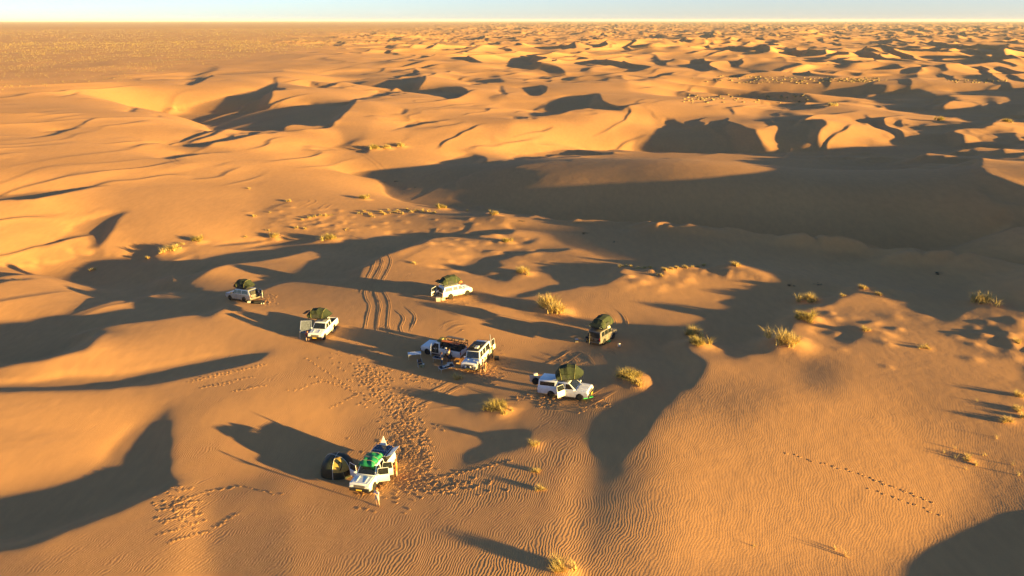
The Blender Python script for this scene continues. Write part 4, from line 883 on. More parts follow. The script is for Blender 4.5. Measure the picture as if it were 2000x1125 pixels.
rowC = [(1212,523),(1222,521),(1232,524),(1244,527),(1256,526),(1268,524),(1290,540),(1300,533),(1312,529),(1324,526),(1338,525),(1352,523),(1362,521)]
ORDINALS = 'first second third fourth fifth sixth seventh eighth ninth tenth eleventh twelfth thirteenth fourteenth fifteenth sixteenth'.split()
for row, s0, s1, lb in ((rowA, 1.3, 2.1, '%s straw tuft from the left in the crowded row at the big dark dune foot'), (rowB, 1.0, 1.6, '%s pale tuft from the left in the short row left of the crowded row'), (rowC, 1.0, 1.6, '%s upright tuft from the left on the sunlit edge before the big shade')):
    for i, q in enumerate(row): TUFTS.append((*q, random.uniform(s0, s1), 't', lb % ORDINALS[i]))
belt = []
rb = random.Random(5)
for k in range(320):
    x = rb.choice([rb.gauss(1500, 60), rb.uniform(1415, 1735), rb.uniform(1640, 1720)]); y = 152+rb.uniform(-3, 11)*(1 if x < 1600 else .6)+(x-1500)*.012
    if rb.random() < .22: x, y = rb.uniform(1330, 1580), 188+rb.uniform(-4, 6)+(rb.uniform(0, 8))
    if rb.random() < .12: x, y = rb.uniform(1850, 1965), 159+rb.uniform(-3, 3)
    belt.append((x, y, rb.uniform(1.6, 3.4)))
allt = []
for e in TUFTS:
    p = pix(e[0], e[1])
    if p: allt.append((p, e))
for p, e in allt:
    if e[3] == 'b': MOUNDS.append((p[0]+.25*e[2]*LDX*-1, p[1]-.25*e[2]*LDY, .13*e[2]+.05, .60*e[2]))
    elif e[3] == 't' and e[2] > 1.2: MOUNDS.append((p[0], p[1], .06*e[2], .45*e[2]))
rm = random.Random(11)
for k in range(230):                     # hummocks of caught sand in the scrubby strip
    x, y = rm.choice([(rm.gauss(880, 90), rm.gauss(440, 26)), (rm.gauss(960, 60), rm.gauss(480, 22)), (rm.gauss(1290, 60), rm.gauss(535, 12)), (rm.gauss(1700, 90), rm.gauss(630, 35)), (rm.gauss(640, 60), rm.gauss(432, 14)), (rm.uniform(1900, 2000), rm.gauss(660, 25))])
    p = pix(x, y)
    if p: MOUNDS.append((p[0], p[1], rm.uniform(.05, .17), rm.uniform(.4, 1.2)))

heap_mounds()
HAZE = 3.4e-5
build_ground()

# ---------------------------------------------------------------- grass
def grass_mesh(name, n, rad, hgt, seed, mat, w=.028, droop=.5, bias=(0,0)):
    r = random.Random(seed); v = []; f = []
    cl = [(r.gauss(0, rad*.45), r.gauss(0, rad*.45), r.uniform(.6, 1)) for _ in range(max(2, int(n/38)))]
    for i in range(n):
        cx, cy, ch = r.choice(cl); bx, by = cx+r.gauss(0, rad*.13), cy+r.gauss(0, rad*.13); a = r.uniform(0, 2*math.pi); out = r.random()**.7*droop
        h = hgt*ch*r.uniform(.45, 1.0); L_ = h*1.15; dx, dy = math.cos(a), math.sin(a); sx, sy = -dy, dx; ww = w*r.uniform(.6, 1.3); k = len(v); pts = []
        for j in range(4):
            t = j/3; pts.append((bx+(dx*out+bias[0])*L_*t*t+dx*.12*L_*t, by+(dy*out+bias[1])*L_*t*t+dy*.12*L_*t, -.05+h*(t-out*.45*t*t)))
        for j in range(3):
            u = ww*(1-j*.25); v += [(pts[j][0]-sx*u/2, pts[j][1]-sy*u/2, pts[j][2]), (pts[j][0]+sx*u/2, pts[j][1]+sy*u/2, pts[j][2])]
        v.append(pts[3]); f += [(k, k+1, k+3, k+2), (k+2, k+3, k+5, k+4), (k+4, k+5, k+6)]
    me = bpy.data.meshes.new(name); me.from_pydata(v, [], f); me.update(); me.materials.append(mat); return me
TM = {'t': [grass_mesh('grass_tuft', 230, .30, .42, 20+i, GRASS, .024, .75) for i in range(3)], 'b': [grass_mesh('grass_bush', 620, .36, .46, 30+i, (GRASS, GREENG, GRASS)[i], .022, .8) for i in range(3)],
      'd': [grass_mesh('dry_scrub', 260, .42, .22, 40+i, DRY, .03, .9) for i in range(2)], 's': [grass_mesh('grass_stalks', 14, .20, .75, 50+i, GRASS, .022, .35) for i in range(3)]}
NM = {'t': 'grass_tuft', 'b': 'grass_bush', 'd': 'dry_scrub', 's': 'grass_stalks'}
GR = {'t': 'straw grass tufts scattered over the sand', 'b': 'grass bushes growing on sand mounds', 'd': 'dark scrub in the dune shade', 's': 'thin grass stalks on the near dune'}
rg = random.Random(3)
for p, e in allt:
    o = bpy.data.objects.new(NM[e[3]], rg.choice(TM[e[3]])); col.objects.link(o); z = gz(*p)
    far = 1.0 if e[1] > 250 else 1.15
    o.location = (p[0], p[1], z-.02); o.rotation_euler = (0, 0, rg.uniform(0, 6.28)); s = e[2]*far*(1.5 if e[3] == 'b' else 1.3 if e[3] == 't' else 1); o.scale = (s*rg.uniform(.9, 1.15), s*rg.uniform(.85, 1.1), s*rg.uniform(.8, 1.05)*(1 if e[1] > 200 else .8))
    tag(o, e[4], {'t': 'grass', 'b': 'bush', 'd': 'scrub', 's': 'grass'}[e[3]], GR[e[3]])
# the grassy plain far off on the left: more clumps than anyone could count
def clumps(name, x, y, s, label):
    r = np.random.default_rng(8); n = len(x); z = ground(x, y); m = 5; a0 = r.uniform(0, 6.28, n); j = np.arange(m)
    a = a0[:, None]+j*2*np.pi/m; b = a+np.pi/m; hh = r.uniform(.35, 1.0, (n, m))
    low = np.stack([x[:, None]+s[:, None]*np.cos(a), y[:, None]+s[:, None]*.8*np.sin(a), np.repeat(z[:, None]-.12, m, 1)], -1)
    hi = np.stack([x[:, None]+s[:, None]*.8*np.cos(b), y[:, None]+s[:, None]*.65*np.sin(b), z[:, None]+s[:, None]*hh*.6], -1)
    top = np.stack([x, y, z+s*.3], -1)[:, None]
    V = np.concatenate([low, hi, top], 1).reshape(-1, 3); F = []
    for q in range(m):
        w = (q+1) % m; F += [(q, w, m+q), (m+q, w, m+w), (m+q, m+w, 2*m)]
    F = (np.array(F)[None]+(np.arange(n)*(2*m+1))[:, None, None]).reshape(-1, 3)
    me = bpy.data.meshes.new(name); me.vertices.add(len(V)); me.vertices.foreach_set('co', V.astype(np.float32).ravel()); me.loops.add(F.size); me.loops.foreach_set('vertex_index', F.astype(np.int32).ravel())
    me.polygons.add(len(F)); me.polygons.foreach_set('loop_start', (np.arange(len(F))*3).astype(np.int32)); me.update(calc_edges=True)
    o = obj(name, me, PLAING); tag(o, label, 'grass', kind='stuff')
def plain_grass():
    r = np.random.default_rng(4); n = 70000
    az = r.uniform(-.72, .03, n); d = np.sqrt(r.uniform(430**2, 3600**2, n)); d = np.where(r.random(n) < .5, r.uniform(420, 1500, n), d)
    x = d*np.sin(az); y = d*np.cos(az)
    px, py = project(x, y, height(x, y))
    edge = np.interp(px, [-50, 0, 250, 400, 600, 800, 1000], [182, 178, 158, 122, 100, 74, 50])+8*fbm(x/40, y/40, 2, 60)
    k = (py < edge) & (r.random(n) < np.clip(.35+1.2*fbm(x/55, y/55, 3, 61)+.35, 0, 1)) & (r.random(n) < np.clip((edge-py)/14+.25, 0, 1)*.85)
    clumps('plain_grass', x[k], y[k], r.uniform(.25, .62, int(k.sum()))*np.clip(np.hypot(x[k], y[k])/800, .8, 2.2), 'countless yellow grass clumps over the flat plain at the far left')
plain_grass()
bp_ = [pix(q[0], q[1]) for q in belt]; bp_ = [(p, q[2]) for p, q in zip(bp_, belt) if p]
clumps('grass_belt', np.array([p[0] for p, _ in bp_]), np.array([p[1] for p, _ in bp_]), np.array([s_ for _, s_ in bp_])*.33, 'belt of yellow grass before the far dark dunes on the right')

# ---------------------------------------------------------------- marks in the sand
def pathpts(pp, step=.35):
    w = [Vector((*pix(*q), 0)) for q in pp]; out = []
    w = [w[0]*2-w[1]]+w+[w[-1]*2-w[-2]]
    for i in range(1, len(w)-2):
        n = max(2, int((w[i+1]-w[i]).length/step))
        for k in range(n):
            t = k/n; a, b, c, d = w[i-1], w[i], w[i+1], w[i+2]
            out.append(.5*((2*b)+(c-a)*t+(2*a-5*b+4*c-d)*t*t+(3*b-a-3*c+d)*t**3))
    return out
PROF = [(-.24, -.02), (-.17, .034), (-.10, .012), (.10, .012), (.17, .034), (.24, -.02)]
def tracks(list_of_paths, gauge=1.5):
    V = []; F = []; r = random.Random(2)
    for pp in list_of_paths:
        pts = pathpts(pp)
        if len(pts) < 4: continue
        for off in (-gauge/2, gauge/2):
            b = len(V); xy = []; n = len(pts)
            for i, p in enumerate(pts):
                d = (pts[min(i+1, n-1)]-pts[max(i-1, 0)]).normalized(); nn = Vector((-d.y, d.x, 0)); fade = min(1, i/5, (n-1-i)/5)
                for a, h in PROF: q = p+nn*(off+a); xy.append((q.x, q.y, max(-.02, h*fade*r.uniform(.6, 1.2)) if h > 0 else h))
            X = np.array(xy); z = ground(X[:, 0], X[:, 1])+X[:, 2]
            V += [(X[i, 0], X[i, 1], z[i]) for i in range(len(X))]
            m = len(PROF)
            for i in range(n-1):
                for k in range(m-1): F.append((b+i*m+k, b+i*m+k+1, b+(i+1)*m+k+1, b+(i+1)*m+k))
    o = pymesh('tyre_tracks', V, F, SAND, smooth=True); tag(o, kind='structure')
tracks([[(676,461),(712,472),(737,489),(752,500),(755,512),(748,530),(737,548),(724,566),(726,582),(733,596),(728,622),(723,655)],
 [(742,505),(736,525),(724,550),(712,575)], [(738,566),(750,592),(748,620),(745,652)],
 [(1190,604),(1206,616),(1213,632),(1210,646)], [(1056,718),(1082,712),(1118,690),(1126,684)], [(1098,690),(1108,705),(1116,722)], [(1120,690),(1138,700),(1148,716)], [(1045,690),(1080,700),(1120,706),(1150,698)],
 [(1060,792),(1105,792),(1140,786),(1165,774),(1195,757)], [(708,300),(740,322),(772,346)], [(332,308),(345,316),(362,324)], [(588,406),(600,400),(612,394),(609,388)], [(628,410),(638,402),(647,397)],
 [(800,792),(835,778),(868,762),(905,742)], [(840,792),(900,788),(960,792),(1040,790)], [(868,640),(885,632),(905,628)], [(880,650),(905,640),(935,652)], [(780,600),(800,620),(788,650)], [(1098,782),(1104,800)], [(1122,786),(1132,800)],
 [(770,630),(774,650),(790,662)], [(900,760),(950,775),(1000,782)], [(690,935),(660,945)]])
def footprints():
    r = random.Random(9); P_ = []
    def blob(n, cx, cy, sx, sy): P_.extend((r.gauss(cx, sx), r.gauss(cy, sy), r.uniform(0, 6.28), r.uniform(.8, 1.25)) for _ in range(int(n*.8)))
    def walk(a, b, n, j=4):
        n = int(n*.6)
        for k in range(n): t = k/n; P_.append((a[0]+(b[0]-a[0])*t+r.gauss(0, j*.3)+(j*.5 if k % 2 else -j*.5), a[1]+(b[1]-a[1])*t+r.gauss(0, j*.3), math.atan2(b[1]-a[1], b[0]-a[0])+r.gauss(0, .4), r.uniform(.65, 1.0)))
    blob(420, 800, 880, 26, 38); blob(300, 775, 925, 40, 22); blob(170, 790, 820, 16, 30); blob(130, 730, 735, 20, 18); blob(120, 965, 705, 18, 14); blob(80, 950, 735, 14, 10); blob(90, 870, 950, 45, 10)
    blob(90, 745, 765, 26, 20); blob(110, 850, 735, 38, 18); blob(60, 1060, 782, 25, 6); blob(60, 1140, 790, 30, 6); blob(50, 520, 585, 14, 8); blob(50, 880, 590, 22, 6); blob(60, 690, 690, 25, 14); blob(40, 1190, 680, 12, 8); blob(90, 350, 985, 24, 16)
    for a, b, n in (((370,745),(520,712),60), ((395,758),(500,735),40), ((640,742),(560,766),22), ((455,765),(525,752),26), ((310,1045),(410,1012),26), ((330,1060),(412,1036),30), ((318,1020),(395,1000),24), ((330,990),(390,965),24), ((395,962),(470,950),12), ((470,950),(560,968),14), ((420,1030),(470,1000),16),
        ((1540,885),(1690,930),20), ((1690,930),(1830,985),24), ((1700,955),(1850,1010),18), ((600,700),(700,770),46), ((700,720),(800,850),70), ((830,940),(1000,900),60), ((610,735),(690,765),30), ((735,1000),(690,990),10), ((740,960),(760,930),12), ((850,960),(900,940),24), ((700,770),(640,800),20), ((880,720),(960,735),24), ((770,905),(700,970),16)): walk(a, b, n)
    V = []; F = []; m = 9; rings = ((1.0, -.015), (.72, .030), (.42, .012))
    pos = [(pix(a, b), c, d) for a, b, c, d in P_ if 0 < a < 2000 and b < 1120]; pos = [q for q in pos if q[0]]
    C = np.array([q[0] for q in pos]); Z = ground(C[:, 0], C[:, 1]); Zx = (ground(C[:, 0]+.2, C[:, 1])-Z)/.2; Zy = (ground(C[:, 0], C[:, 1]+.2)-Z)/.2
    for i, ((x, y), c, d) in enumerate(pos):
        b = len(V); ca, sa = math.cos(c), math.sin(c)
        for rr, hh in rings:
            for k in range(m):
                a = 2*math.pi*k/m; u = .19*d*rr*math.cos(a)*r.uniform(.85, 1.15); w = .13*d*rr*math.sin(a)*r.uniform(.85, 1.15); dx = u*ca-w*sa; dy = u*sa+w*ca
                V.append((x+dx, y+dy, Z[i]+Zx[i]*dx+Zy[i]*dy+(hh*r.uniform(.6, 1.3) if hh > .02 else hh)))
        V.append((x, y, Z[i]+.008))
        for q in range(2):
            for k in range(m): F.append((b+q*m+k, b+q*m+(k+1) % m, b+(q+1)*m+(k+1) % m, b+(q+1)*m+k))
        for k in range(m): F.append((b+2*m+k, b+2*m+(k+1) % m, b+3*m))
    o = pymesh('footprints', V, F, SAND, smooth=True); tag(o, kind='structure')
footprints()

# ---------------------------------------------------------------- the camp
G4 = 'four wheel drive vehicles camped on the sand'
# silver wagon, upper left
v = vehicle('silver_wagon', 'wagon', M['silver'], 'silver wagon with roof tent and spare wheel swung out, leftmost of the camp', 'wagon', rear_open=True, grp=G4); g = place_vehicle(v, (482,590), (448,586), 1)
t = roof_tent('green tent unfolded over the roof of the silver wagon', 1, ladder=False); on_vehicle(v, t, (-.75, 0, g[5]+.13), math.pi)
dr = open_door(v, M['silver'], Vector((g[1]-.02, -g[4]+.1, 0)), 1.45, .62, 1.15, R(82), 1, 1.72, 'rear_door'); dr.matrix_local = Matrix.Translation((g[1]-.05, -g[4]+.08, 0)) @ Matrix.Rotation(R(-28), 4, 'Z')
sp = spare(dr, (-.75, -.22, .98), 0)
V1 = v
# white double cab with tent, face on
v = vehicle('white_pickup', 'double_cab', M['white'], 'white double cab pickup facing the viewer under a green roof tent', 'pickup', L=5.2, grp=G4); g = place_vehicle(v, (650,646), (635,661), 1)
t = roof_tent('green tent spread sideways on the face-on white pickup', 2); on_vehicle(v, t, (-.9, -.75, g[5]+.13), math.pi*.5)
V2 = v
# white wagon, upper middle
v = vehicle('white_wagon', 'wagon', M['white'], 'white wagon with open tail and roof tent, farthest vehicle in the middle', 'wagon', rear_open=True, grp=G4); g = place_vehicle(v, (881,583), (910,577), -1)
t = roof_tent('green tent with a hooded window on the farthest white wagon', 3, ladder=False); on_vehicle(v, t, (-1.0, .2, g[5]+.13), 0)
dr = open_door(v, M['white'], Vector((0, 0, 0)), 1.4, .62, 1.15, 0, 1, 1.72, 'rear_door'); dr.matrix_local = Matrix.Translation((g[1]-.05, g[4]-.08, 0)) @ Matrix.Rotation(R(30), 4, 'Z')
spare(dr, (-.75, .22, .98), 0); V3 = v
# single cab with the load frame
v = vehicle('load_pickup', 'single_cab', M['white'], 'pale single cab pickup with an open door and a dark load frame behind the cab', 'pickup', L=5.3, rack=False, grp=G4, doors_open=('10',)); g = place_vehicle(v, (884,702), (831,691), 1)
open_door(v, M['white'], Vector((g[7]-.2, g[4]-.02, 0)), 1.05, .52, 1.16, R(-62), 1, 1.72)
bm = bmesh.new(); b0, b1 = g[1]-.1, g[8]-.12
for sy in (-1, 1):
    for z in (1.55, 2.0): box(bm, ((b0+b1)/2, sy*.84, z), (b1-b0, .05, .09))
    for k in range(4): box(bm, (b0+(b1-b0)*k/3, sy*.84, 1.6), (.05, .05, .95))
for k in range(4): box(bm, (b0+(b1-b0)*k/3, 0, 2.02), (.05, 1.7, .05))
from_bm('load_frame', bm, M['black'], v)
for sy in (-1, 1):
    bm = bmesh.new(); box(bm, ((b0+b1)/2+.1, sy*.62, 2.12), ((b1-b0)*.86, .32, .13)); soft(bm, .04); from_bm('tent_roll', bm, M['dusty'] if sy < 0 else M['orange'], v)
bm = bmesh.new(); box(bm, (b1-.4, .3, 1.42), (.6, .7, .5)); box(bm, (b0+.5, -.25, 1.38), (.8, .6, .42)); box(bm, (b0+1.2, .35, 1.35), (.5, .5, .38)); soft(bm, .04); from_bm('drawer_unit', bm, M['interior'], v)
bm = bmesh.new(); box(bm, (g[8]+.2, 0, g[5]+.08), (.7, 1.2, .12)); box(bm, (g[8]+.1, .25, g[5]+.26), (.45, .5, .28)); soft(bm, .05); from_bm('roof_bag', bm, M['khaki'], v)
V4 = v
# boxy wagon facing the viewer
v = vehicle('boxy_wagon', 'wagon', M['white'], 'boxy white wagon with two round driving lamps and a loaded black roof rack', 'wagon', L=4.85, W=1.78, H=1.98, boxy=1, bull=True, lamps=True, rear_open=True, grp=G4, hood_z=1.18); g = place_vehicle(v, (952,702), (934,723), 1)
bm = bmesh.new(); box(bm, (-.3, 0, g[5]+.15), (2.6, 1.5, .05)); soft(bm, .02); from_bm('rack_deck', bm, M['black'], v)
bm = bmesh.new(); box(bm, (.1, -.3, g[5]+.30), (.7, .5, .26)); box(bm, (-.55, .25, g[5]+.27), (.5, .7, .2)); soft(bm, .06); from_bm('rack_bag', bm, M['black'], v)
bm = bmesh.new(); box(bm, (.15, .28, g[5]+.26), (.6, .42, .16)); soft(bm, .04); from_bm('rack_box', bm, M['cream'], v)
dr = open_door(v, M['white'], Vector((0, 0, 0)), .9, .62, 1.18, 0, 1, 1.85, 'rear_door'); dr.matrix_local = Matrix.Translation((g[1]-.04, g[4]-.04, 0)) @ Matrix.Rotation(R(-8), 4, 'Z')
bm = bmesh.new()
for y in (-.15, .15): tube(bm, [(g[1]-.1, g[4]-.1+y*.2, 1.0+y), (g[1]-.1, g[4]-.1, 2.5+y)], .025, 5)
from_bm('rear_ladder', bm, M['alu'], v)
V5 = v
# dark off-roader seen from behind
v = vehicle('dark_offroader', 'wagon', M['dusty'], 'dusty dark off-roader seen from behind with spare wheel and roof tent', 'wagon', L=4.4, W=1.82, H=1.84, boxy=1, rear_open=True, grp=G4, plate=False); g = place_vehicle(v, (1178,673), (1197,661), -1)
t = roof_tent('large green tent over the dark off-roader', 5, ladder=True, L=2.6, W=1.7, H=1.35); on_vehicle(v, t, (-.3, 0, g[5]+.13), 0)
dr = open_door(v, M['dusty'], Vector((0, 0, 0)), 1.2, .62, 1.18, 0, 1, 1.75, 'tailgate'); dr.matrix_local = Matrix.Translation((g[1]-.05, g[4]-.08, 0)) @ Matrix.Rotation(R(40), 4, 'Z')
spare(dr, (-.7, .22, .95), 0); V6 = v
# white pickup with canopy
v = vehicle('canopy_pickup', 'double_cab', M['white'], 'white double cab pickup with a windowed canopy and its front door open', 'pickup', L=5.35, W=1.86, canopy=True, grp=G4, doors_open=('-11',)); g = place_vehicle(v, (1079,776), (1132,782), -1)
t = roof_tent('dark green tent standing on the cab roof of the canopy pickup', 6, ladder=False, flap=False, L=2.1, W=1.5, H=1.5); on_vehicle(v, t, (.0, .15, g[5]+.13), R(20))
open_door(v, M['white'], Vector((g[7]-1.1, -g[4]+.02, 0)), 1.0, .50, 1.16, R(-58), -1, 1.74)
bm = bmesh.new(); box(bm, (.0, .0, .0), (1.55, .10, .78)); soft(bm, .03); dr = from_bm('tailgate', bm, M['white'], v); dr.matrix_local = Matrix.Translation((g[1]-.75, g[4]-.1, 1.05)) @ Matrix.Rotation(R(6), 4, 'Z')
spare(dr, (-.1, -.20, -.15), 0, .38)
V7 = v
# nearest: white pickup with everything open
v = vehicle('open_pickup', 'double_cab', M['white'], 'nearest white pickup with all doors open and a green tarpaulin on its roof', 'pickup', L=5.2, bull=False, grp=G4, doors_open=('10','11','-10')); g = place_vehicle(v, (756,925), (733,954), 1)
open_door(v, M['white'], Vector((g[7]-.18, g[4]+.0, 0)), 1.05, .50, 1.16, R(-66), 1, 1.74)
open_door(v, M['white'], Vector((g[7]-1.12, g[4]+.0, 0)), .95, .50, 1.16, R(-66), 1, 1.74)
open_door(v, M['white'], Vector((g[7]-.18, -g[4]-.0, 0)), 1.05, .50, 1.16, R(-62), -1, 1.74)
bm = bmesh.new(); box(bm, ((g[1]+g[8])/2-.05, 0, 1.42), (g[8]-g[1]-.1, 1.66, .55)); soft(bm, .05); from_bm('bed_box', bm, M['black'], v)
bm = bmesh.new(); quadpanel(bm, [(g[1]+.15, -.75, 1.74), (g[8]-.1, -.75, 1.74), (g[8]-.1, .75, 1.74), (g[1]+.15, .75, 1.74)], .05, (0,0,1)); pn = from_bm('solar_panel', bm, M['solar'], v)
bm = bmesh.new()
for a, b in (((g[1]+.13, -.77), (g[8]-.08, -.77)), ((g[1]+.13, .77), (g[8]-.08, .77)), ((g[1]+.13, -.77), (g[1]+.13, .77)), ((g[8]-.08, -.77), (g[8]-.08, .77)), (((g[1]+g[8])/2, -.77), ((g[1]+g[8])/2, .77))): tube(bm, [(*a, 1.80), (*b, 1.80)], .02, 4)
from_bm('panel_frame', bm, M['alu'], pn)
bm = bmesh.new(); quadpanel(bm, [(g[1]+.2, .86, 1.70), (g[8]-.2, .86, 1.70), (g[8]-.25, 1.5, 1.98), (g[1]+.25, 1.5, 1.98)], .04, (0,0,1)); bmesh.ops.recalc_face_normals(bm, faces=bm.faces); from_bm('lifted_side_hatch', bm, M['alu'], v)
bm = bmesh.new(); quadpanel(bm, [(g[1]-.02, -.55, 1.72), (g[1]-.02, .15, 1.72), (g[1]-.22, -.25, 2.5)], .04, (-1,0,.2)); bmesh.ops.recalc_face_normals(bm, faces=bm.faces); from_bm('lifted_tail_hatch', bm, M['white'], v)
V8 = v
bm = bmesh.new(); n1, n2 = 16, 12; gr = []; rt = random.Random(8)
for i in range(n1+1):
    row = []
    for j in range(n2+1):
        x = -1.05+2.1*i/n1; y = -.72+1.44*j/n2; e = max(abs(x)/1.05, abs(y)/.72); z = .30*(1-e**5)+.08*math.sin(x*6+y*3)*(1-e)+.05*math.sin(y*9-x*4)+rt.uniform(-.025, .025)
        row.append(bm.verts.new((x+rt.uniform(-.02, .02), y+.05*math.sin(x*7), max(0, z) if e < 1 else -.03)))
    gr.append(row)
for i in range(n1):
    for j in range(n2): bm.faces.new((gr[i][j], gr[i+1][j], gr[i+1][j+1], gr[i][j+1]))
bm.faces.new([gr[i][0] for i in range(n1+1)]+[gr[n1][j] for j in range(1, n2+1)]+[gr[i][n2] for i in range(n1-1, -1, -1)]+[gr[0][j] for j in range(n2-1, 0, -1)])
bmesh.ops.recalc_face_normals(bm, faces=bm.faces)
tp = from_bm('tarpaulin', bm, M['tarp'], None, True); tag(tp, 'crumpled bright green tarpaulin strapped on the nearest pickup roof', 'tarpaulin'); on_vehicle(v, tp, (-.05, 0, g[5]+.14))
bm = bmesh.new()
for x in (-.6, .1, .7): tube(bm, [(x, -.78, 0), (x, -.7, .22), (x, -.4, .37), (x, .4, .37), (x, .7, .22), (x, .78, 0)], .015, 4)
from_bm('strap', bm, M['rope'], tp)
# ---- dome tent
def dome_tent(px, py):
    x, y = pix(px, py); root = empty('dome_tent', (x, y, gz(x, y)-.03), R(-5), 'dark dome tent with a gold mesh door beside the nearest pickup', 'tent')
    NU, NV = 40, 14
    def P_(u, v, k=1.0):
        a = 2*math.pi*u/NU; e = math.pi/2*v/NV; rad = math.cos(e)**.62; sq = 1/(abs(math.cos(a))**2.6+abs(math.sin(a))**2.6)**(1/2.6)
        return Vector((1.42*rad*math.cos(a)*sq*k, 1.28*rad*math.sin(a)*sq*k, 1.72*math.sin(e)**.92*k))
    bm = bmesh.new(); g = [[bm.verts.new(P_(u, v)) for u in range(NU)] for v in range(NV)]; top = bm.verts.new(P_(0, NV))
    for v in range(NV-1):
        for u in range(NU): bm.faces.new((g[v][u], g[v][(u+1) % NU], g[v+1][(u+1) % NU], g[v+1][u]))
    for u in range(NU): bm.faces.new((g[-1][u], g[-1][(u+1) % NU], top))
    from_bm('canopy_fabric', bm, M['tentdark'], root, True)
    bm = bmesh.new(); u0, u1, v0, v1 = 30, 37, 4, 13; hh = [[bm.verts.new(P_(u, v, 1.012)) for u in range(u0, u1+1)] for v in range(v0, v1+1)]
    for i in range(len(hh)-1):
        for j in range(len(hh[0])-1): bm.faces.new((hh[i][j], hh[i][j+1], hh[i+1][j+1], hh[i+1][j]))
    dm = from_bm('mesh_door', bm, M['tentgold'], root, True)
    bm = bmesh.new(); tube(bm, [P_(33, 5, 1.02), P_(34, 7, 1.03), P_(34.6, 8.6, 1.03), P_(34, 9.6, 1.03), P_(32.8, 9.2, 1.03)], .045, 6); from_bm('door_strap', bm, M['tentdark'], dm)
    for ua, ub in ((30, 10), (37.2, 17.2)):
        bm = bmesh.new(); tube(bm, [P_(ua, v, 1.02) for v in range(0, NV)]+[P_(ub, v, 1.02) for v in range(NV-1, -1, -1)], .02, 5); from_bm('tent_pole', bm, M['cream'], root)
    for u in (4, 14, 24, 34):
        a = P_(u, 5, 1.0); b = P_(u, 0, 1.45); bm = bmesh.new(); tube(bm, [a, b], .006, 3); tube(bm, [b+Vector((0, 0, .1)), b-Vector((0, 0, .1))], .012, 4); from_bm('guy_line', bm, M['rope'], root)
dome_tent(660, 922)
# ---- furniture and small things
def table(px, py, turn, L_, W_, H_, label, mat, group='camp tables standing near the two kitchen vehicles'):
    x, y = pix(px, py); root = empty('camp_table', (x, y, gz(x, y)-.02), turn, label, 'table', group)
    bm = bmesh.new(); box(bm, (0, 0, H_), (L_, W_, .035)); soft(bm, .01); from_bm('table_top', bm, mat, root)
    bm = bmesh.new()
    for a, b in (((-L_/2, -W_/2), (L_/2, -W_/2)), ((-L_/2, W_/2), (L_/2, W_/2)), ((-L_/2, -W_/2), (-L_/2, W_/2)), ((L_/2, -W_/2), (L_/2, W_/2))): tube(bm, [(*a, H_), (*b, H_)], .028, 4)
    from_bm('edge_frame', bm, M['white'], root)
    for sx in (-1, 1):
        for sy in (-1, 1): bm = bmesh.new(); tube(bm, [(sx*L_*.44, sy*W_*.42, H_-.02), (sx*L_*.47, sy*W_*.46, 0)], .016, 5); from_bm('leg', bm, M['alu'], root)
    return root, Vector((x, y, gz(x, y)-.02))
def chair(px, py, turn, label, mat, cat='chair'):
    x, y = pix(px, py); root = empty('camp_chair', (x, y, gz(x, y)-.02), turn, label, cat, 'folding camp chairs')
    bm = bmesh.new(); box(bm, (0, 0, .43), (.50, .46, .03)); soft(bm, .01); from_bm('seat', bm, mat, root)
    bm = bmesh.new(); box(bm, (0, -.27, .72), (.50, .03, .42), Matrix.Rotation(R(12), 3, 'X')); soft(bm, .01); from_bm('backrest', bm, mat, root)
    for sx in (-1, 1):
        for a, b in (((sx*.25, .22, .62), (sx*.27, -.24, 0)), ((sx*.25, -.30, .95), (sx*.27, .24, 0))): bm = bmesh.new(); tube(bm, [a, b], .014, 5); from_bm('leg', bm, M['alu'], root)
        bm = bmesh.new(); box(bm, (sx*.27, 0, .62), (.05, .46, .03)); soft(bm, .01); from_bm('armrest', bm, M['black'], root)
    return root
def crate(px, py, s, label, mat, name='storage_box', cat='box', lid=None, turn=0, z=0, grp=None, loc=None):
    x, y = loc[:2] if loc else pix(px, py); root = empty(name, (x, y, (loc[2] if loc else gz(x, y)-.02)+z), turn, label, cat, grp)
    bm = bmesh.new(); box(bm, (0, 0, s[2]*.42), (s[0], s[1], s[2]*.84), taper=1.05); soft(bm, .015); from_bm('box_body', bm, mat, root)
    bm = bmesh.new(); box(bm, (0, 0, s[2]*.92), (s[0]*1.1, s[1]*1.1, s[2]*.16)); soft(bm, .012); from_bm('lid', bm, lid or mat, root)
    bm = bmesh.new(); tube(bm, [(-s[0]*.2, s[1]*.56, s[2]*.8), (0, s[1]*.68, s[2]*.8), (s[0]*.2, s[1]*.56, s[2]*.8)], .012, 4); from_bm('handle', bm, M['black'], root)
    return root
table(810, 699, R(10), 1.5, .75, .62, 'pale blue topped table standing alone left of the load pickup', M['alu'])
t2, p2 = table(856, 707, R(-22), 1.1, .6, .6, 'grey table beside the people at the load pickup', M['solar'])
t3, p3 = table(872, 724, R(28), 1.7, .80, .55, 'dark table with a white edge and bowls in front of the load pickup', M['black'])
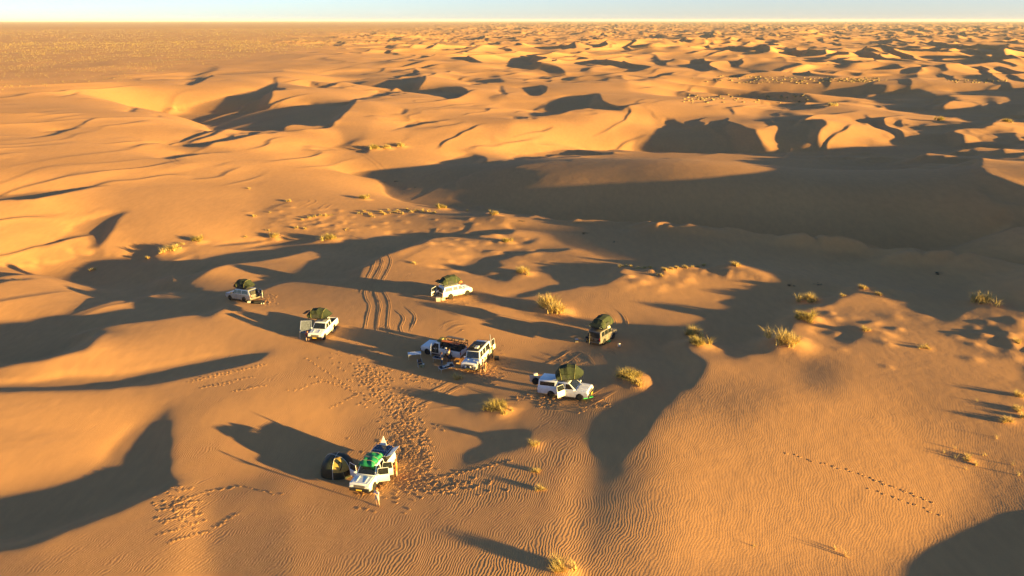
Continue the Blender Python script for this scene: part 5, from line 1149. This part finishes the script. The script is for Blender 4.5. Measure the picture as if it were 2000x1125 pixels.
for k, (dx, dy, mt, lb) in enumerate(((.25, .08, M['cream'], 'cream bowl at the right of the laid table'), (.0, .02, M['cream'], 'round cream bowl in the middle of the laid table'), (-.35, -.1, M['alu'], 'steel bowl at the left of the laid table'))):
    bm = bmesh.new(); n = 16
    pr = [(.07, 0), (.15, .05), (.17, .12), (.155, .12), (.13, .055), (.05, .02)]; rings = [[bm.verts.new((r_*math.cos(2*math.pi*q/n), r_*math.sin(2*math.pi*q/n), z_)) for q in range(n)] for r_, z_ in pr]
    for A, B in zip(rings, rings[1:]):
        for q in range(n): bm.faces.new((A[q], A[(q+1) % n], B[(q+1) % n], B[q]))
    bm.faces.new(rings[0][::-1]); bm.faces.new(rings[-1]); bmesh.ops.recalc_face_normals(bm, faces=bm.faces)
    o = from_bm('bowl', bm, mt, None, True); tag(o, lb, 'bowl', 'bowls on the laid camp table'); q = Matrix.Rotation(R(28), 3, 'Z') @ Vector((dx, dy, 0)); o.location = (p3.x+q.x, p3.y+q.y, p3.z+.57)
chair(821, 717, R(200), 'dark camp chair standing on the sand left of the laid table', M['black'])
crate(825, 716, (.42, .34, .36), 'small yellow and black box beside the lone dark chair', M['khaki'], lid=M['cream'])
crate(879, 713, (.62, .35, .30), 'low cream box behind the laid table', M['cream'], turn=R(12))
crate(893, 709, (.45, .4, .3), 'brown box on the sand between the two kitchen vehicles', M['wood'])
crate(856, 588, (.55, .45, .55), 'white cool box on the sand behind the farthest white wagon', M['white'])
crate(866, 586, (.45, .35, .35), 'small pale bag box next to the white cool box', M['cream'])
crate(487, 591, (.4, .35, .25), 'small white box behind the rear wheel of the silver wagon', M['cream'])
# low dark mat / crate under the tail of the silver wagon
x, y = pix(503, 592); root = empty('camp_mat', (x, y, gz(x, y)), R(10), 'black ground mat with two pale shoes behind the silver wagon', 'mat')
bm = bmesh.new(); box(bm, (0, 0, .03), (1.9, 1.1, .05)); box(bm, (.1, .1, .16), (1.1, .6, .24)); soft(bm, .03); from_bm('mat_cloth', bm, M['black'], root)
for dx in (.62, .92): bm = bmesh.new(); box(bm, (dx, -.5, .10), (.12, .30, .12), taper=.7); soft(bm, .03); from_bm('shoe', bm, M['cream'], root)
# bedding and awning room of the face-on pickup
x, y = pix(600, 657); root = empty('side_awning', (x, y, gz(x, y)), R(5), 'grey framed annex hanging beside the face-on white pickup', 'awning')
bm = bmesh.new(); W_ = 1.5
for a in (-W_/2, W_/2): tube(bm, [(a, -.75, 0), (a*.9, -.55, 1.0), (a*.85, .4, 1.95)], .022, 5)
tube(bm, [(-W_*.43, .4, 1.95), (W_*.43, .4, 1.95)], .022, 5); from_bm('awning_frame', bm, M['alu'], root)
bm = bmesh.new(); quadpanel(bm, [(-W_*.48, -.6, .75), (W_*.48, -.6, .75), (W_*.42, .4, 1.93), (-W_*.42, .4, 1.93)], .012, (0,-1,1)); bmesh.ops.recalc_face_normals(bm, faces=bm.faces); from_bm('awning_cloth', bm, M['cloth'], root)
crate(611, 660, (.6, .45, .38), 'dark box in the shade at the bumper of the face-on white pickup', M['interior'])
crate(1126, 668, (.35, .3, .42), 'small pale topped stool left of the dark off-roader', M['dusty'], name='camp_stool', cat='stool', lid=M['white'])
bm = bmesh.new(); box(bm, (0,0,.08), (1.15, .34, .05))
for k in range(9): box(bm, (-.5+.125*k, 0, .12), (.03, .30, .03))
soft(bm, .01); o = from_bm('recovery_board', bm, M['lime']); tag(o, 'bright green recovery board by the front wheel of the canopy pickup', 'recovery board'); x, y = pix(1147, 777); o.location = (x, y, gz(x, y)-.02); o.rotation_euler = (0, 0, R(20))
bm = bmesh.new(); box(bm, (0,0,.14), (.5, .3, .28), taper=.9); box(bm, (0,0,.31), (.2, .1, .08)); soft(bm, .03); o = from_bm('jerry_can', bm, M['lime']); tag(o, 'green can on the sand under the right side of the dark off-roader', 'can'); x, y = pix(1188, 667); o.location = (x, y, gz(x, y)-.02)
bm = bmesh.new(); lathe_y(bm, (0,0,0), [(.03,0), (.17,.05), (.17,.40), (.04,.46)], 12); bmesh.ops.rotate(bm, verts=bm.verts, matrix=Matrix.Rotation(math.pi/2, 3, 'X')); bmesh.ops.recalc_face_normals(bm, faces=bm.faces)
o = from_bm('gas_bottle', bm, M['cream'], None, True); tag(o, 'pale gas bottle on the sand right of the dark off-roader', 'gas bottle'); x, y = pix(1209, 677); o.location = (x, y, gz(x, y)-.02)
bm = bmesh.new(); box(bm, (0,0,.13), (.5, .35, .26), taper=.85); soft(bm, .06); o = from_bm('cream_bag', bm, M['cream'], None, True); tag(o, 'small cream bag on the sand above the tailgate of the canopy pickup', 'bag'); x, y = pix(1046, 733); o.location = (x, y, gz(x, y)-.02)
# orange bedding on roofs
def bag(root, loc, s, mat, label, seed=1):
    bm = bmesh.new(); bmesh.ops.create_icosphere(bm, subdivisions=3, radius=1); r = random.Random(seed)
    for v_ in bm.verts: n_ = v_.co.copy(); k = 1+.16*math.sin(5*n_.x+seed)*math.cos(6*n_.y)+r.uniform(-.04, .04); v_.co = Vector((n_.x*s[0]*k, n_.y*s[1]*k, max(-.5, n_.z)*s[2]*k))
    o = from_bm('bedding_bag', bm, mat, None, True); tag(o, label, 'bag', 'soft bags thrown on vehicle roofs'); on_vehicle(root, o, loc); return o
bag(V3, (.55, -.35, 2.05), (.32, .26, .24), M['orange'], 'orange bedding bag in front of the tent on the farthest white wagon', 2)
bag(V1, (.75, .25, 2.05), (.22, .3, .26), M['red'], 'rust red bag in front of the tent on the silver wagon', 3)
bag(V6, (-.2, -.85, 1.95), (.35, .2, .2), M['cream'], 'cream bedding hanging from the tent on the dark off-roader', 4)
# ---- people
stand(person('person in pale top and light shorts with a camera before the nearest pickup', M['shirtw'], M['short'], M['hairr'], 'camera'), 738, 988, R(150))
stand(person('person in a rust orange top at the open doors of the nearest pickup', M['shirto'], M['orange'], M['hairr'], 'reach'), 775, 930, R(80))
stand(person('person in grey blue shirt at the grey table, leftmost of the kitchen group', M['shirtb'], M['cloth'], M['hair'], 'hips', bare_legs=False), 863, 715, R(-60))
stand(person('person in a cream top with a pale cap in the middle of the kitchen group', M['hatw'], M['interior'], M['hair'], 'reach', hat=M['hatw']), 871, 706, R(-20))
stand(person('person in mauve shirt and dark blue trousers, rightmost of the kitchen group', M['dusty'], M['jeans'], M['hair'], 'hips', bare_legs=False), 878, 708, R(30))
stand(person('person bending at the load pickup behind the kitchen group', M['shirtd'], M['cloth'], M['hair'], 'bend', bare_legs=False), 889, 699, R(10))
stand(person('tanned person walking in shorts at the front corner of the boxy wagon', M['skind'], M['shirtd'], M['hair'], 'walk', skin=M['skind']), 943, 729, R(110))
stand(person('person in dark clothes with rust shorts just right of the boxy wagon', M['shirtd'], M['shirto'], M['hair'], 'stand'), 948, 725, R(-100))
stand(person('person in a yellow green top at the open tail of the boxy wagon', M['khaki'], M['black'], M['hair'], 'reach', bare_legs=False), 962, 699, R(70))
stand(person('person in a white shirt leaning at the open tail of the farthest white wagon', M['shirtw'], M['cloth'], M['hair'], 'bend', bare_legs=False), 852, 584, R(-70))
stand(person('person with a red top crouched low under the grey annex of the face-on pickup', M['red'], M['interior'], M['hair'], 'sit', h=1.68), 602, 664, R(190))
stand(chair(602, 663, R(190), 'low chair under the grey annex of the face-on pickup', M['red']), 602, 662, R(190))
crate(970, 703, (.5, .4, .45), 'black box on the trampled sand behind the boxy wagon', M['black'])

# ---------------------------------------------------------------- evening haze over the sand
hz = bpy.data.materials.new('evening_haze'); hz.use_nodes = True; hn_ = hz.node_tree; hn_.nodes.clear(); ho = hn_.nodes.new('ShaderNodeOutputMaterial'); hv = hn_.nodes.new('ShaderNodeVolumePrincipled')
hv.inputs['Color'].default_value = (.93, .95, 1, 1); hv.inputs['Density'].default_value = HAZE; hv.inputs['Anisotropy'].default_value = 0; hn_.links.new(hv.outputs[0], ho.inputs['Volume'])
bm = bmesh.new(); box(bm, (0, 0, 0), (62000, 62000, 90)); o = from_bm('haze', bm, hz); o.location = (0, 0, 8); tag(o, kind='stuff')
